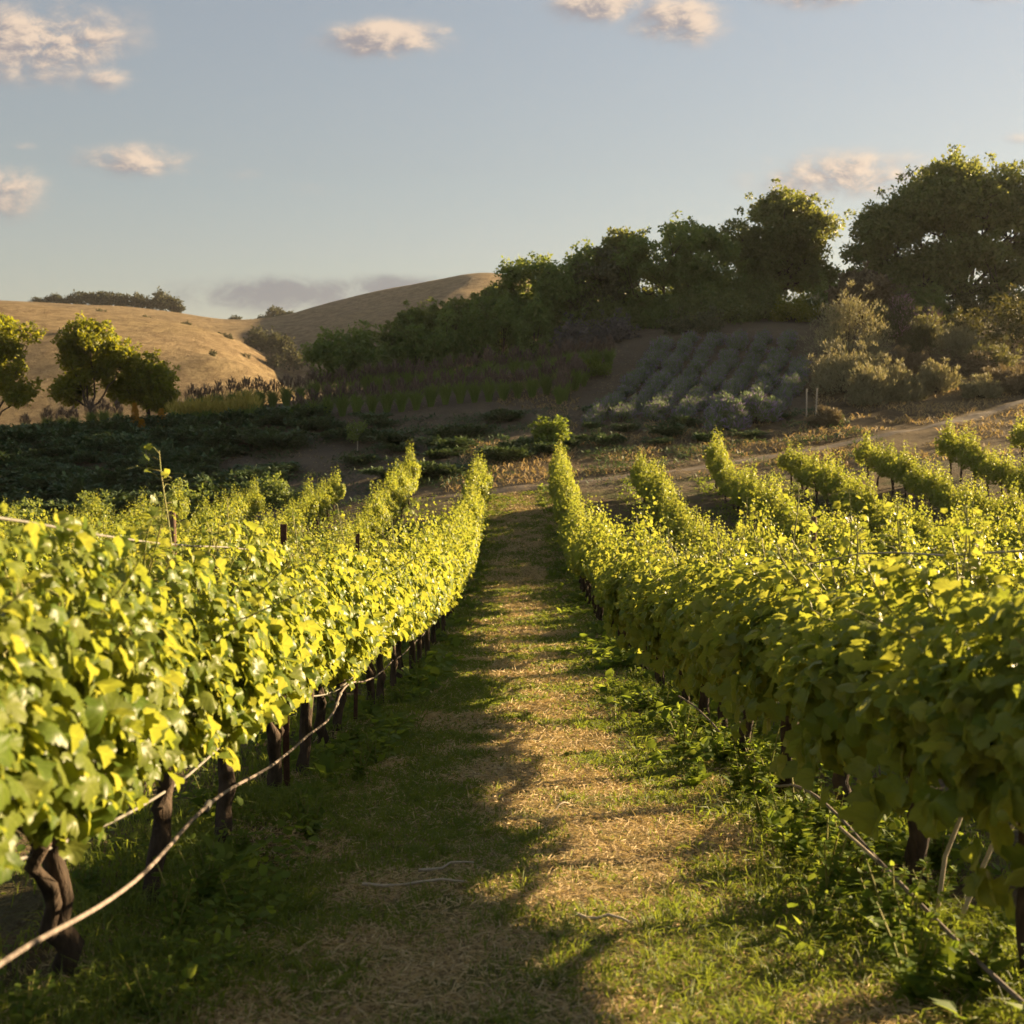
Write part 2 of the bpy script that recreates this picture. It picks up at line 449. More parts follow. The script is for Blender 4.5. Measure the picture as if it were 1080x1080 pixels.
# land cover: r = dry golden grass, g = green cover, b = fine mulch / bare soil
n1 = fbm(XX * .35, YY * .35, 40, 4); n2 = fbm(XX * 1.6, YY * 1.6, 50, 3)
hill = np.clip((YY - 95) / 30, 0, 1)
slope_dry = np.clip((YY - 42) / 4, 0, 1) * np.clip((XX + 4 + (YY - 45) * .1) / 6, 0.12, 1) * np.where((YY > 64) | ((YY > 54) & (XX / np.maximum(YY, 1) < .235)), .25, 1)
dry = np.clip(np.maximum(hill, slope_dry * np.clip(.25 + 1.1 * n1, 0, 1)) + (n2 - .5) * .4, 0, 1)
vy = np.clip((44 - YY) / 3, 0, 1)
dry = np.maximum(dry, vy * np.clip(n1 * 1.3 - .25, 0, .6))
green = vy * np.clip((n2 - .42) * 3, 0, .8)
me = mb.mesh('ground', [])
ca = me.color_attributes.new('cover', 'FLOAT_COLOR', 'POINT')
ca.data.foreach_set('color', np.stack([dry, green, n2, np.ones_like(n2)], -1).astype(np.float32).ravel())
m, t, out = new_mat('ground')
at_ = t.n('ShaderNodeAttribute', attribute_name='cover')
spx = t.n('ShaderNodeSeparateColor'); t.put(spx.inputs[0], at_.outputs['Color'])
pos = t.n('ShaderNodeNewGeometry').outputs['Position']
fine = t.noise(pos, 9.0, 6, 0.7); mid = t.noise(pos, 0.9, 5, 0.65); big = t.noise(t.vmath('MULTIPLY', pos, (1, .45, 1)), 0.035, 6, 0.6); hil = t.noise(t.vmath('MULTIPLY', pos, (1, .5, 2.5)), 0.30, 9, 0.74)
soil = t.mix(fine, c4((.065, .052, .034)), c4((.21, .165, .11)))
gold = t.mix(t.remap(mid, .3, .7), c4((.19, .142, .078)), c4((.29, .22, .125)))
gold = t.mix(t.remap(big, .35, .65), gold, t.mix(0.55, gold, c4((.24, .19, .085))))
gold = t.mix(t.math('MULTIPLY', t.remap(hil, .42, .60), .85), gold, c4((.085, .06, .03)))
gold = t.mix(t.math('MULTIPLY', t.remap(fine, .35, .6), .5), gold, c4((.20, .13, .06)))
gold = t.mix(t.remap(fine, .62, .8), gold, c4((.39, .305, .185)))
colr = t.mix(t.math('ADD', spx.outputs[0], t.math('MULTIPLY', t.math('SUBTRACT', mid, .5), .5), clamp=True), soil, gold)
colr = t.mix(spx.outputs[1], colr, t.mix(fine, c4((.03, .045, .012)), c4((.09, .11, .03))))
p = t.n('ShaderNodeBsdfPrincipled'); t.put(p.inputs['Base Color'], colr); p.inputs['Roughness'].default_value = 0.95; p.inputs['Specular IOR Level'].default_value = .1
bp = t.n('ShaderNodeBump'); bp.inputs['Strength'].default_value = 0.9; bp.inputs['Distance'].default_value = 0.12
t.put(bp.inputs['Height'], t.math('ADD', fine, t.math('MULTIPLY', mid, 2.0))); b2 = t.n('ShaderNodeBump'); b2.inputs['Strength'].default_value = 0.8; b2.inputs['Distance'].default_value = 1.6
t.put(b2.inputs['Height'], t.math('MULTIPLY', hil, spx.outputs[0])); t.t.links.new(bp.outputs[0], b2.inputs['Normal']); t.t.links.new(b2.outputs[0], p.inputs['Normal'])
t.t.links.new(p.outputs[0], out.inputs[0])
M_GROUND = m
me.materials.append(m)
g = bpy.data.objects.new('ground', me); COL.objects.link(g); tag(g, kind='structure')

def strip(name, cx, hw, ys, mat, lift, nseg=10):
    mb = MB(); n = len(ys)
    u = np.linspace(-1, 1, nseg + 1)
    edge = np.stack([hw(ys, -1), hw(ys, 1)], 1)
    X = cx(ys)[:, None] + np.where(u[None] < 0, u[None] * edge[:, :1], u[None] * edge[:, 1:])
    Y = np.repeat(ys[:, None], nseg + 1, 1)
    Z = ground_z(X, Y) + lift
    i, j = np.meshgrid(np.arange(n - 1), np.arange(nseg), indexing='ij'); q = i * (nseg + 1) + j
    mb.add(np.stack([X, Y, Z], -1).reshape(-1, 3), np.stack([q, q + 1, q + nseg + 2, q + nseg + 1], -1).reshape(-1, 4))
    return tag(mb.obj(name, mat), kind='structure')
m, t, out = new_mat('mown_path')
pos = t.n('ShaderNodeNewGeometry').outputs['Position']
fine = t.noise(t.vmath('MULTIPLY', pos, (1, .6, 1)), 55.0, 5, 0.7); mid = t.noise(pos, 3.2, 5, 0.65)
straw = t.mix(t.remap(fine, .3, .72), c4((.13, .09, .045)), c4((.46, .34, .17)))
grn = t.mix(fine, c4((.05, .06, .016)), c4((.16, .17, .045)))
p = t.n('ShaderNodeBsdfPrincipled'); t.put(p.inputs['Base Color'], t.mix(t.remap(mid, .46, .66), straw, grn)); p.inputs['Roughness'].default_value = .9; p.inputs['Specular IOR Level'].default_value = .1
bp = t.n('ShaderNodeBump'); bp.inputs['Strength'].default_value = .8; bp.inputs['Distance'].default_value = .03
t.put(bp.inputs['Height'], t.math('ADD', fine, t.math('MULTIPLY', mid, 1.5))); t.t.links.new(bp.outputs[0], p.inputs['Normal'])
t.t.links.new(p.outputs[0], out.inputs[0])
strip('path', lambda y: 0.08 + 0 * y, lambda y, s: .78 + .28 * fbm(y * .9, y * 0 + s * 3, 60, 3), np.arange(-3, 41.5, .12), m, 0.012, 16)
M_TRACK = plain_mat('track_dirt', (.115, .087, .059), (.18, .14, .096), 3.0, .95, .4)
TRK = ([-30, -12, 0, 5, 12.7, 17.5, 22, 30, 45], [43.2, 42.6, 42.6, 44, 48, 50.2, 54, 60, 70])
mb = MB(); tx = np.arange(-28, 40, .4); ty = np.interp(tx, *TRK)
ty = np.convolve(np.pad(ty, 8, mode='edge'), np.ones(17) / 17, 'valid')
cr = np.linspace(-1, 1, 9)
wd = .12 + .5 * fbm(tx * .5, tx * 0, 70, 3)
Yt = ty[:, None] + cr[None] * wd[:, None]; Xt = np.repeat(tx[:, None], 9, 1)
i, j = np.meshgrid(np.arange(len(tx) - 1), np.arange(8), indexing='ij'); q = i * 9 + j
mb.add(np.stack([Xt, Yt, ground_z(Xt, Yt) + .015 - .03 * np.abs(cr)[None] ** 4], -1).reshape(-1, 3), np.stack([q, q + 9, q + 10, q + 1], -1).reshape(-1, 4))
tag(mb.obj('track', M_TRACK), kind='structure')

# ------------------------------------------------------------------ leaf templates
def grape_leaf(npts, fold, cup, seed):
    r_ = np.random.default_rng(seed)
    key = np.array([0, 22, 42, 62, 84, 106, 130, 152, 172, 180.0])          # degrees from the tip
    rad = np.array([1.0, .85, .70, .93, .79, .64, .76, .66, .42, .12])
    th = np.linspace(-180, 180, npts, endpoint=False) + 180.0 / npts
    r = pchip(key, rad[:, None], np.abs(th))[:, 0] * (1 + (.05 * np.where(np.arange(npts) % 2, 1, -1) if npts > 18 else 0)) * r_.uniform(.95, 1.05, npts)
    x = r * np.sin(np.radians(th)) * .62; y = r * np.cos(np.radians(th)) * .62
    o = np.stack([x, y], 1); inn = o * .5
    pts = np.concatenate([[[0, 0]], inn, o]) if npts > 12 else np.concatenate([[[0, 0]], o])
    rr = np.linalg.norm(pts, axis=1)
    z = fold * np.abs(pts[:, 0]) - cup * rr**2 - .1 * pts[:, 1] ** 2 + (.12) * np.sin(pts[:, 0] * 9 + seed) * rr + .07 * np.cos(pts[:, 1] * 8 + seed * 2) * rr
    v = np.column_stack([pts, z])
    k = np.arange(npts); k2 = (k + 1) % npts
    if npts > 12:
        f = np.concatenate([np.stack([0 * k, 1 + k, 1 + k2], 1), np.stack([1 + k, 1 + npts + k, 1 + npts + k2], 1), np.stack([1 + k, 1 + npts + k2, 1 + k2], 1)])
    else:
        f = np.stack([0 * k, 1 + k, 1 + k2], 1)
    return v, f[:, ::-1]
LEAF_HI = [grape_leaf(30, .22, .5, 1), grape_leaf(30, .55, .3, 2), grape_leaf(30, -.2, .75, 3), grape_leaf(30, 1.1, .35, 4)]
LEAF_LO = [grape_leaf(10, .2, .3, 5), grape_leaf(10, .55, .2, 6), grape_leaf(10, -.1, .5, 7)]
KITE_V = np.array([[0, 0, 0], [.32, .45, .06], [0, 1, -.05], [-.32, .45, .06]]); KITE_F = np.array([[0, 1, 2, 3]])
NARROW_V = KITE_V * [.45, 1.25, 1]
ROUND_V = np.array([[0, 0, 0], [.34, .22, .05], [.36, .62, .04], [0, 1, -.06], [-.36, .62, .04], [-.34, .22, .05]]); ROUND_F = np.array([[0, 1, 2, 3], [0, 3, 4, 5]])
BLADE_V = np.array([[-.5, 0, 0], [.5, 0, 0], [.38, .5, 0], [-.38, .5, 0], [0, 1, 0]])
def blades(mb, pos, dirs, length, width, mat=0, bend=0.25):
    """thin grass blades: two quads' worth each, bending over"""
    n = len(pos)
    side = np.cross(dirs, rand_dir(n)); side /= np.linalg.norm(side, axis=1, keepdims=True) + 1e-9
    out = dirs * [1, 1, 0]; nn = np.linalg.norm(out, axis=1, keepdims=True) + 1e-6; out = out / nn
    L = np.asarray(length)[:, None]; Wd = np.asarray(width)[:, None] * .5
    p1 = pos + dirs * L * .55
    p2 = pos + dirs * L + (out * .6 - np.array([0, 0, .6])) * L * bend
    v = np.stack([pos - side * Wd, pos + side * Wd, p1 + side * Wd * .8, p1 - side * Wd * .8, p2], 1)
    b = (np.arange(n) * 5)[:, None]
    mb.add(v.reshape(-1, 3), np.array([[0, 1, 2, 3]]) + b, mat)
    nv0 = mb.nv - n * 5
    mb.f.append((np.array([[3, 2, 4]]) + b + nv0).astype(np.int64)); mb.m.append(np.full(n, mat, np.int32))

# ------------------------------------------------------------------ grapevines
def make_vine(seed, hi, side, n_shoot=15, top=1.28, drape=0.0, tall=1, width=.40, zbot=.6, hang=False):
    """side: +1 the viewer stands at +x, -1 at -x. Row runs along y; origin at the trunk's foot"""
    global rng
    keep = rng; rng = np.random.default_rng(seed)
    root = empty('grapevine', (0, 0, -500))
    tb = MB()
    lean = rng.uniform(-.16, .16); lx = rng.uniform(-.06, .06)
    n = 9; tt = np.linspace(0, 1, n)
    head = np.array([lx * .3, lean * .4, .60])
    foot = np.array([lx, lean * -1.2, -.06])
    pts = foot + (head - foot) * tt[:, None] + np.column_stack([rng.normal(0, .010, n), rng.normal(0, .012, n), 0 * tt])
    tube(tb, pts, .031 * (1.25 - .45 * tt + .30 * np.exp(-((tt - 1) / .15) ** 2)) * rng.uniform(.85, 1.15, n), 9 if hi else 6, 0, .16)
    if rng.random() < .4:
        p2 = pts[2:] + np.column_stack([rng.normal(0, .01, n - 2), np.linspace(0, .16, n - 2) * rng.choice([-1, 1]), 0 * tt[2:]])
        tube(tb, p2, .024 * rng.uniform(.8, 1.2, n - 2), 7, 0, .15)
    tb.obj('trunk', M_BARK, root)
    cb = MB()
    for s_ in (-1, 1):
        cp = curve_pts(head + [0, 0, -.02], [0, s_ * .60, .66 + rng.uniform(-.03, .03)], 7, -.02, .012)
        tube(cb, cp, np.linspace(.022, .012, 7), 6, 0, .15)
    cb.obj('cordon', M_BARK, root)
    fb = MB()
    LP, LN, LT, LS = [], [], [], []
    for k in range(n_shoot + tall):
        is_tall = k >= n_shoot
        y0 = rng.uniform(-.58, .58); z0 = .64 + rng.uniform(-.03, .05)
        o = rng.normal(0, .8 if not is_tall else .35)
        L = rng.uniform(.45, .62) * (top / 1.28) * (1.15 if not is_tall else rng.uniform(1.25, 1.65 if hi else 1.85))
        m_ = 12
        s = np.linspace(0, 1, m_)
        lean_out = o * .26
        fall = drape * rng.random() * (1 if not is_tall else 0)
        x = lean_out * s ** 1.2 + .04 * np.sin(s * 5 + k)
        z = z0 + .06 + L * s * (1 - .25 * abs(lean_out) * s) - fall * .55 * s ** 2
        y = y0 + rng.normal(0, .09) * s + (rng.normal(0, .15) * s**2 if is_tall else 0)
        sp = np.column_stack([x, y, z])
        tube(fb, sp[::1 if hi else 3], np.linspace(.0055, .002, m_)[::1 if hi else 3], 5 if hi else 3, 1, 0, False)
        nl = int((30 if not is_tall else 26) * L / .65)
        for q_ in range(nl):
            u = (q_ + rng.uniform(.2, .8)) / nl
            b = np.array([np.interp(u, s, sp[:, a]) for a in range(3)])
            az = rng.uniform(0, 2 * math.pi)
            od = np.array([math.cos(az) * 1.25, math.sin(az) * .8, .15])
            od /= np.linalg.norm(od)
            pet = rng.uniform(.05, .12) * (1 - .5 * u)
            p_ = b + od * pet + [0, 0, rng.uniform(-.02, .03)]
            size = (rng.uniform(.045, .09) if hi else rng.uniform(.055, .105)) * (1.05 - .72 * max(0, u - .35) / .65)
            tip = od * rng.uniform(.35, 1.0) + [0, 0, rng.uniform(-1.1 if b[2] > .85 else -.3, .1) + (.5 if u > .85 else 0)] + rng.normal(0, .25, 3)
            nm = od * rng.uniform(.2, .8) + [0, 0, rng.uniform(.2, .8)] + np.array(sd) * .55 + rng.normal(0, .3, 3)
            LP.append(p_); LN.append(nm); LT.append(tip); LS.append(size)
            if hi and u > .12:
                tube(fb, np.array([b, (b + p_) / 2 + [0, 0, .008], p_]), .0014, 3, 1, 0, False)
        if hi and is_tall:   # curling tendrils near the tip
            for _ in range(3):
                u = rng.uniform(.55, .95); b = np.array([np.interp(u, s, sp[:, a]) for a in range(3)])
                a = np.linspace(0, 1, 12); az = rng.uniform(0, 6.28)
                tp = b + np.column_stack([np.cos(az) * .12 * a + .02 * np.sin(a * 9), np.sin(az) * .12 * a + .02 * np.cos(a * 9), .07 * a - .05 * a**3])
                tube(fb, tp, np.linspace(.0015, .0008, 12), 3, 1, 0, False)
    # leaves that fill the hedge's faces
    nf = 1600 if hi else 500
    u = rng.uniform(0, 1, nf)
    zlo = zbot - .25 * drape
    ty_ = top * ((.86 if hi else .72) + .30 * fbm(np.linspace(0, 4.5, nf), np.zeros(nf), seed + 9, 2)); zz = zlo + (ty_ - .05 - zlo) * rng.uniform(0, 1, nf) ** (.85)
    sgn = np.where(rng.random(nf) < .5, 1.0, -1.0)
    hw = width * ((.55 if hi else .36) + (.45 if hi else .64) * np.sin(np.clip((zz - zlo) / (top - zlo), 0, 1) * math.pi * .86 + .40))
    hw *= .78 + .44 * fbm((rng.uniform(0, 50) + zz * 3), sgn * 7 + zz * 0 + np.linspace(-.55, .55, nf) * 4, seed, 3)
    xs = sgn * hw * rng.uniform(.55, 1.05, nf)
    ys = np.linspace(-.57, .57, nf) + rng.normal(0, .05, nf)
    P_ = np.column_stack([xs, ys, zz])
    od = np.column_stack([sgn * 1.0, rng.normal(0, .5, nf), rng.normal(.1, .3, nf)])
    N_ = od * rng.uniform(.35, 1.0, (nf, 1)) + np.column_stack([0 * u, rng.normal(0, .3, nf), rng.uniform(.1, .8, nf)]) + np.array(sd) * .6
    T_ = od * rng.uniform(.1, .7, (nf, 1)) + np.column_stack([0 * u, rng.normal(0, .35, nf), rng.uniform(-1.2, -.25, nf)])
    S_ = (rng.uniform(.04, .09, nf) if hi else rng.uniform(.045, .105, nf)) * np.where(zz > top - .25, .75, 1)
    if hang:
        nh = 140; zh = rng.uniform(.54, zlo + .10, nh); zh = np.where(fbm(np.linspace(0, 5, nh), zh * 0, seed + 3, 2) > .5, zh, zh + .16)
        P_ = np.concatenate([P_, np.column_stack([side * rng.uniform(.27, .44, nh), np.linspace(-.57, .57, nh), zh])])
        N_ = np.concatenate([N_, np.column_stack([side * np.ones(nh), rng.normal(0, .4, nh), rng.uniform(.1, .7, nh)])])
        T_ = np.concatenate([T_, np.column_stack([side * rng.uniform(.1, .4, nh), rng.normal(0, .4, nh), -np.ones(nh)])]); S_ = np.concatenate([S_, rng.uniform(.07, .12, nh)])
    LP = np.concatenate([np.array(LP), P_]); LN = np.concatenate([np.array(LN), N_]); LT = np.concatenate([np.array(LT), T_]); LS = np.concatenate([np.array(LS), S_])
    fr = frames(LN, LT)
    tm = LEAF_HI if hi else LEAF_LO
    kinds = rng.choice(len(tm), len(LP), p=([.4, .28, .2, .12] if hi else [.45, .35, .2]))
    for k, (tv, tf) in enumerate(tm):
        s_ = kinds == k
        sz = LS[s_][:, None] * np.column_stack([rng.uniform(.85, 1.1, s_.sum()), rng.uniform(.9, 1.1, s_.sum()), rng.uniform(.8, 1.3, s_.sum())])
        stamp(fb, tv, tf, LP[s_], fr[s_], sz, 0, True)
    fb.obj('foliage', [M_VINE, M_SHOOT], root, uv=True)
    rng = keep
    return root

ORD = ['first', 'second', 'third', 'fourth', 'fifth', 'sixth', 'seventh', 'eighth', 'ninth', 'tenth', 'eleventh', 'twelfth']
VHI_L = [make_vine(100 + k, True, 1, drape=.0, zbot=.66, tall=[3, 5, 4, 3, 4][k]) for k in range(5)]
VHI_R = [make_vine(120 + k, True, -1, drape=.05, zbot=.80, hang=True, tall=[4, 3, 5, 3, 4][k], width=.46) for k in range(5)]
VMID = [make_vine(150 + k, False, -1, drape=.0, zbot=.74, tall=[8, 10, 9, 8][k], n_shoot=14, width=.36) for k in range(4)]
VLO = [make_vine(140 + k, False, 1, drape=.3, zbot=.62, tall=[11, 9, 12, 14, 10, 12][k], n_shoot=14, width=.31) for k in range(6)]
used = set()
SP = 2.57
VSTEP = 1.12
def vine_label(side, row, i, y):
    sd_ = 'left' if side < 0 else 'right'
    if row == 0 and i < 12:
        return f'{ORD[i]} grapevine from the camera in the row just {sd_} of the grass path'
    zone = 'near' if y < 14 else 'middle' if y < 27 else 'uphill'
    rw = 'row just' if row == 0 else ORD[row] + ' row'
    return f'leafy grapevine in the {zone} stretch of the {rw} {sd_} of the path'
n_vines = 0
for side in (-1, 1):
    for row in range(7):
        x0 = -1.19 - SP * row if side < 0 else 1.39 + SP * row
        y0 = {0: 2.35}.get(row, abs(x0) / .4154 - (2.2 if side < 0 else 4.0))
        yend = (44.0 if side < 0 else 40.6 + .06 * max(0, x0)) - (.5 * row if side < 0 else 0)
        if row == 0: yend = 41.0
        i = 0
        y = y0
        while y < yend:
            x = x0 + rng.normal(0, .03)
            pool = (VHI_L if side < 0 else VHI_R) if (y < 12 and row == 0) else VMID if (side > 0 and row < 2 and y < 25) else VLO
            k = int(rng.integers(len(pool)))
            if row == 0 and i < 10: k = [0, 3, 1, 4, 2, 0, 3, 1, 2, 4][i] % len(pool)
            src = pool[k]
            if src.name not in used:
                used.add(src.name); o = src
            else:
                o = copy_tree(src)
            o.location = (x, y, gz(x, y) - .01)
            grow = np.interp(y, [3, 4.5, 8, 14, 30], [.84, .93, .98, 1.08, 1.06] if side < 0 else [.84, .86, .92, 1.06, 1.06] if row != 1 else [.84, .84, .86, 1.0, 1.06])
            flip = rng.random() < .5
            o.rotation_euler = (0, 0, rng.normal(0, .05) )
            o.scale = (rng.uniform(.88, 1.12), 1.0, grow * (rng.uniform(.95, 1.06) if y < 13 else rng.uniform(.80, 1.18)))
            tag(o, vine_label(side, row, i, y), 'grapevine', 'grapevines planted in the vineyard rows')
            n_vines += 1; i += 1
            y += VSTEP * rng.uniform(.9, 1.1) * (.80 if row == 0 else 1.04)
for src in VHI_L + VHI_R + VMID + VLO:
    if src.name not in used:
        for ch in list(src.children): bpy.data.objects.remove(ch)
        bpy.data.objects.remove(src)
print('vines', n_vines)

# posts, wires, hoses
def post(x, y, h, w_, mat, label, name, cat='post', tilt=0.0):
    mb = MB(); n = 6; t_ = np.linspace(0, 1, n)
    if name == 'steel_stake':   # angle-iron section
        z = t_ * (h + .3) - .3
        prof = np.array([[0, 0], [w_, 0], [w_, .004], [.004, .004], [.004, w_], [0, w_]])
        v = np.array([[a + tilt * zz_, b, zz_] for zz_ in z for a, b in prof])
        i, j = np.meshgrid(np.arange(n - 1), np.arange(6), indexing='ij'); k = (j + 1) % 6
        mb.add(v, np.stack([i * 6 + j, i * 6 + k, (i + 1) * 6 + k, (i + 1) * 6 + j], -1).reshape(-1, 4))
        mb.f.append((np.array([[0, 3, 4, 5]]) + (n - 1) * 6)); mb.m.append(np.zeros(1, np.int32))
        mb.f.append((np.array([[0, 1, 2, 3]]) + (n - 1) * 6)); mb.m.append(np.zeros(1, np.int32))
        o = mb.obj(name, mat, smooth=False)
    else:
        tube(mb, np.column_stack([tilt * t_ * h, 0 * t_, t_ * (h + .3) - .3]), w_ / 2 * np.array([1, 1.02, .98, 1, .97, .93]), 9, 0, .05)
        o = mb.obj(name, mat)
    o.location = (x, y, gz(x, y))
    tag(o, label, cat)
    return o
post(-1.17, 6.07, 1.36, .032, M_RUST, 'thin rusty steel stake standing above the vine leaves left of the path', 'steel_stake', 'stake')
post(-1.21, 9.0, 1.42, .030, M_RUST, 'farther thin rusty stake in the row just left of the path', 'steel_stake', 'stake', .02)
post(-3.76, 13.4, 1.80, .085, M_POST, 'round brown wooden post rising from the second vine row on the left', 'wooden_post')
post(3.96, 16.4, 1.75, .085, M_POST, 'round brown wooden post rising from the second vine row on the right', 'wooden_post')
for (xx, y0, y1, h, lab) in ((-1.19, 1.0, 40, 1.22, 'thin pale trellis wire along the top of the row left of the path'),
                             (1.39, 1.0, 40, 1.18, 'thin pale trellis wire along the top of the row right of the path')):
    ys = np.arange(y0, y1, .5); mb = MB()
    tube(mb, np.column_stack([xx + 0 * ys, ys, ground_z(xx + 0 * ys, ys) + h]), .0035, 5)
    tag(mb.obj('trellis_wire', M_WIRE), lab, 'wire')
# the irrigation hose strung low in front of the left row
hy = np.array([1.2, 2.39, 3.1, 4.1, 5.0, 6.1, 7.2, 7.6, 9.0, 11.0, 13.5, 17.0])
hx = np.array([-.96, -1.0, -1.02, -1.04, -1.06, -1.08, -1.08, -1.10, -1.12, -1.14, -1.16, -1.17])
hh = np.array([.40, .33, .27, .335, .28, .27, .33, .40, .33, .30, .31, .3])
ys = np.linspace(1.2, 17, 150)
px_ = np.interp(ys, hy, hx); pz_ = pchip(hy, hh[:, None], ys)[:, 0]
mb = MB(); tube(mb, np.column_stack([px_, ys, ground_z(px_, ys) + pz_]), .0065, 8)
root = empty('irrigation_hose', (0, 0, 0))
mb.obj('hose', M_HOSE, root)
for yk in (4.1, 7.3, 7.6):
    i_ = int(np.argmin(abs(ys - yk))); c_ = np.array([px_[i_], ys[i_], gz(px_[i_], ys[i_]) + pz_[i_]])
    mb = MB(); tube(mb, np.array([c_ + [0, -.02, -.004], c_, c_ + [0, .02, .004]]), .0125, 8); mb.obj('clip', M_WIRE, root)
tag(root, 'thick pale irrigation hose strung low along the trunks left of the path', 'hose')
ys = np.linspace(1.2, 9, 60); mb = MB()
xx = -1.2 + .02 * np.sin(ys * 1.7)
tube(mb, np.column_stack([xx, ys, ground_z(xx, ys) + .42 + .05 * np.sin(ys * 1.3)]), .0055, 6)
tag(mb.obj('drip_line', M_WIRE), 'thinner pale line running behind the thick hose on the left', 'hose')
ys = np.linspace(2.4, 9, 60); mb = MB()
xx = 1.22 + .05 * np.sin(ys * 1.1)
tube(mb, np.column_stack([xx, ys, ground_z(xx, ys) + .14 + .08 * np.sin(ys * 1.5 + 1)]), .0065, 6)
tag(mb.obj('irrigation_hose', M_HOSE), 'thin pale hose lying in the weeds under the row right of the path', 'hose')
for k, (px, d, hgt, tx_, lab) in enumerate(((995, 3.75, .42, .1, 'upright dry cane sticking out of the weeds at the right'), (975, 3.9, .30, -.25, 'short dry cane leaning out of the weeds at the right'), (1010, 3.7, .5, .35, 'long tan cane leaning against the right vine trunk'))):
    x, y, z = at(px, d); mb = MB()
    tube(mb, np.array([[0, 0, -.05], [tx_ * .4, .02, hgt * .55], [tx_, .0, hgt]]), np.array([.008, .007, .006]), 6)
    o = mb.obj('dry_cane', M_STAKE); o.location = (x, y, z); tag(o, lab, 'cane')

# ------------------------------------------------------------------ turf, straw, weeds
def edge_w(x):   # 0 in the mown middle, 1 under the vines
    return np.clip(np.maximum((x - .95) / .35, (-x - .78) / .30), 0, 1)
def scatter_rows(n, ymin, ymax, xmin, xmax):
    y = ymin * (ymax / ymin) ** rng.random(n); x = rng.uniform(xmin, xmax, n)
    keep_ = np.abs(x) < y * .46 + .6
    return x[keep_], y[keep_]
def path_green(x, y):
    band = np.exp(-((x - .72) / .28) ** 2) * .12 + np.exp(-((x + .55) / .30) ** 2) * .16
    return fbm(x * 2.2, y * 1.7, 80, 4) + band
# straw: dry clippings lying flat
x, y = scatter_rows(150000, 2.5, 42, -1.3, 1.5)
gq = path_green(x, y); k_ = rng.random(len(x)) < np.clip((.74 - gq) * 5, .12, 1) * (1 - .75 * edge_w(x)); x, y = x[k_], y[k_]
n = len(x); az = rng.uniform(0, 6.28, n); el = np.abs(rng.normal(0.05, .28, n))
dirs = np.column_stack([np.cos(az) * np.cos(el), np.sin(az) * np.cos(el), np.sin(el)])
mb = MB(); sc = np.clip(y / 5, .8, 4)
blades(mb, np.column_stack([x, y, ground_z(x, y) + .018 + rng.uniform(0, .012, n)]), dirs, rng.uniform(.015, .055, n) * sc ** .6, rng.uniform(.002, .0055, n) * sc, 0, .1)
tag(mb.obj('straw', M_STRAW), 'dry golden grass clippings lying on the mown path', 'straw', kind='stuff')
# short grass on the path
x, y = scatter_rows(150000, 2.5, 42, -1.4, 1.6)
gq = path_green(x, y); k_ = rng.random(len(x)) < np.clip((gq - .44) * 4.2, .04, 1); x, y = x[k_], y[k_]
n = len(x); d_ = rand_dir(n) * .55 + [0, 0, 1]; d_ /= np.linalg.norm(d_, axis=1, keepdims=True)
sc = np.clip(y / 5, .8, 4); mb = MB()
blades(mb, np.column_stack([x, y, ground_z(x, y) + .008]), d_, rng.uniform(.02, .065, n) * sc ** .35, rng.uniform(.003, .007, n) * sc, 0, .45)
# tufts
tx_, ty_ = scatter_rows(9000, 2.5, 42, -1.4, 1.6)
gq = path_green(tx_, ty_); k_ = rng.random(len(tx_)) < np.clip((gq - .50) * 5, .03, 1); tx_, ty_ = tx_[k_], ty_[k_]
nb_ = 14; n = len(tx_) * nb_; az = rng.uniform(0, 6.28, n); lean_ = rng.uniform(.15, 1.1, n)
d_ = np.column_stack([np.cos(az) * lean_, np.sin(az) * lean_, np.ones(n)]); d_ /= np.linalg.norm(d_, axis=1, keepdims=True)
bx_ = np.repeat(tx_, nb_) + np.cos(az) * .012; by_ = np.repeat(ty_, nb_) + np.sin(az) * .012; sc = np.clip(by_ / 5, .8, 4)
blades(mb, np.column_stack([bx_, by_, ground_z(bx_, by_) + .005]), d_, np.repeat(rng.uniform(.035, .11, len(tx_)), nb_) * rng.uniform(.6, 1.1, n), rng.uniform(.003, .006, n) * sc, 0, .5)
# dry standing blades among it
x, y = scatter_rows(36000, 2.5, 42, -1.4, 1.6)
n = len(x); d_ = rand_dir(n) * .7 + [0, 0, .8]; d_ /= np.linalg.norm(d_, axis=1, keepdims=True); sc = np.clip(y / 5, .8, 4)
blades(mb, np.column_stack([x, y, ground_z(x, y) + .008]), d_, rng.uniform(.02, .06, n) * sc ** .35, rng.uniform(.002, .004, n) * sc, 1, .3)
tag(mb.obj('grass', [M_GRASS, M_STRAW]), 'short green and dry grass growing on the mown path', 'grass', kind='stuff')
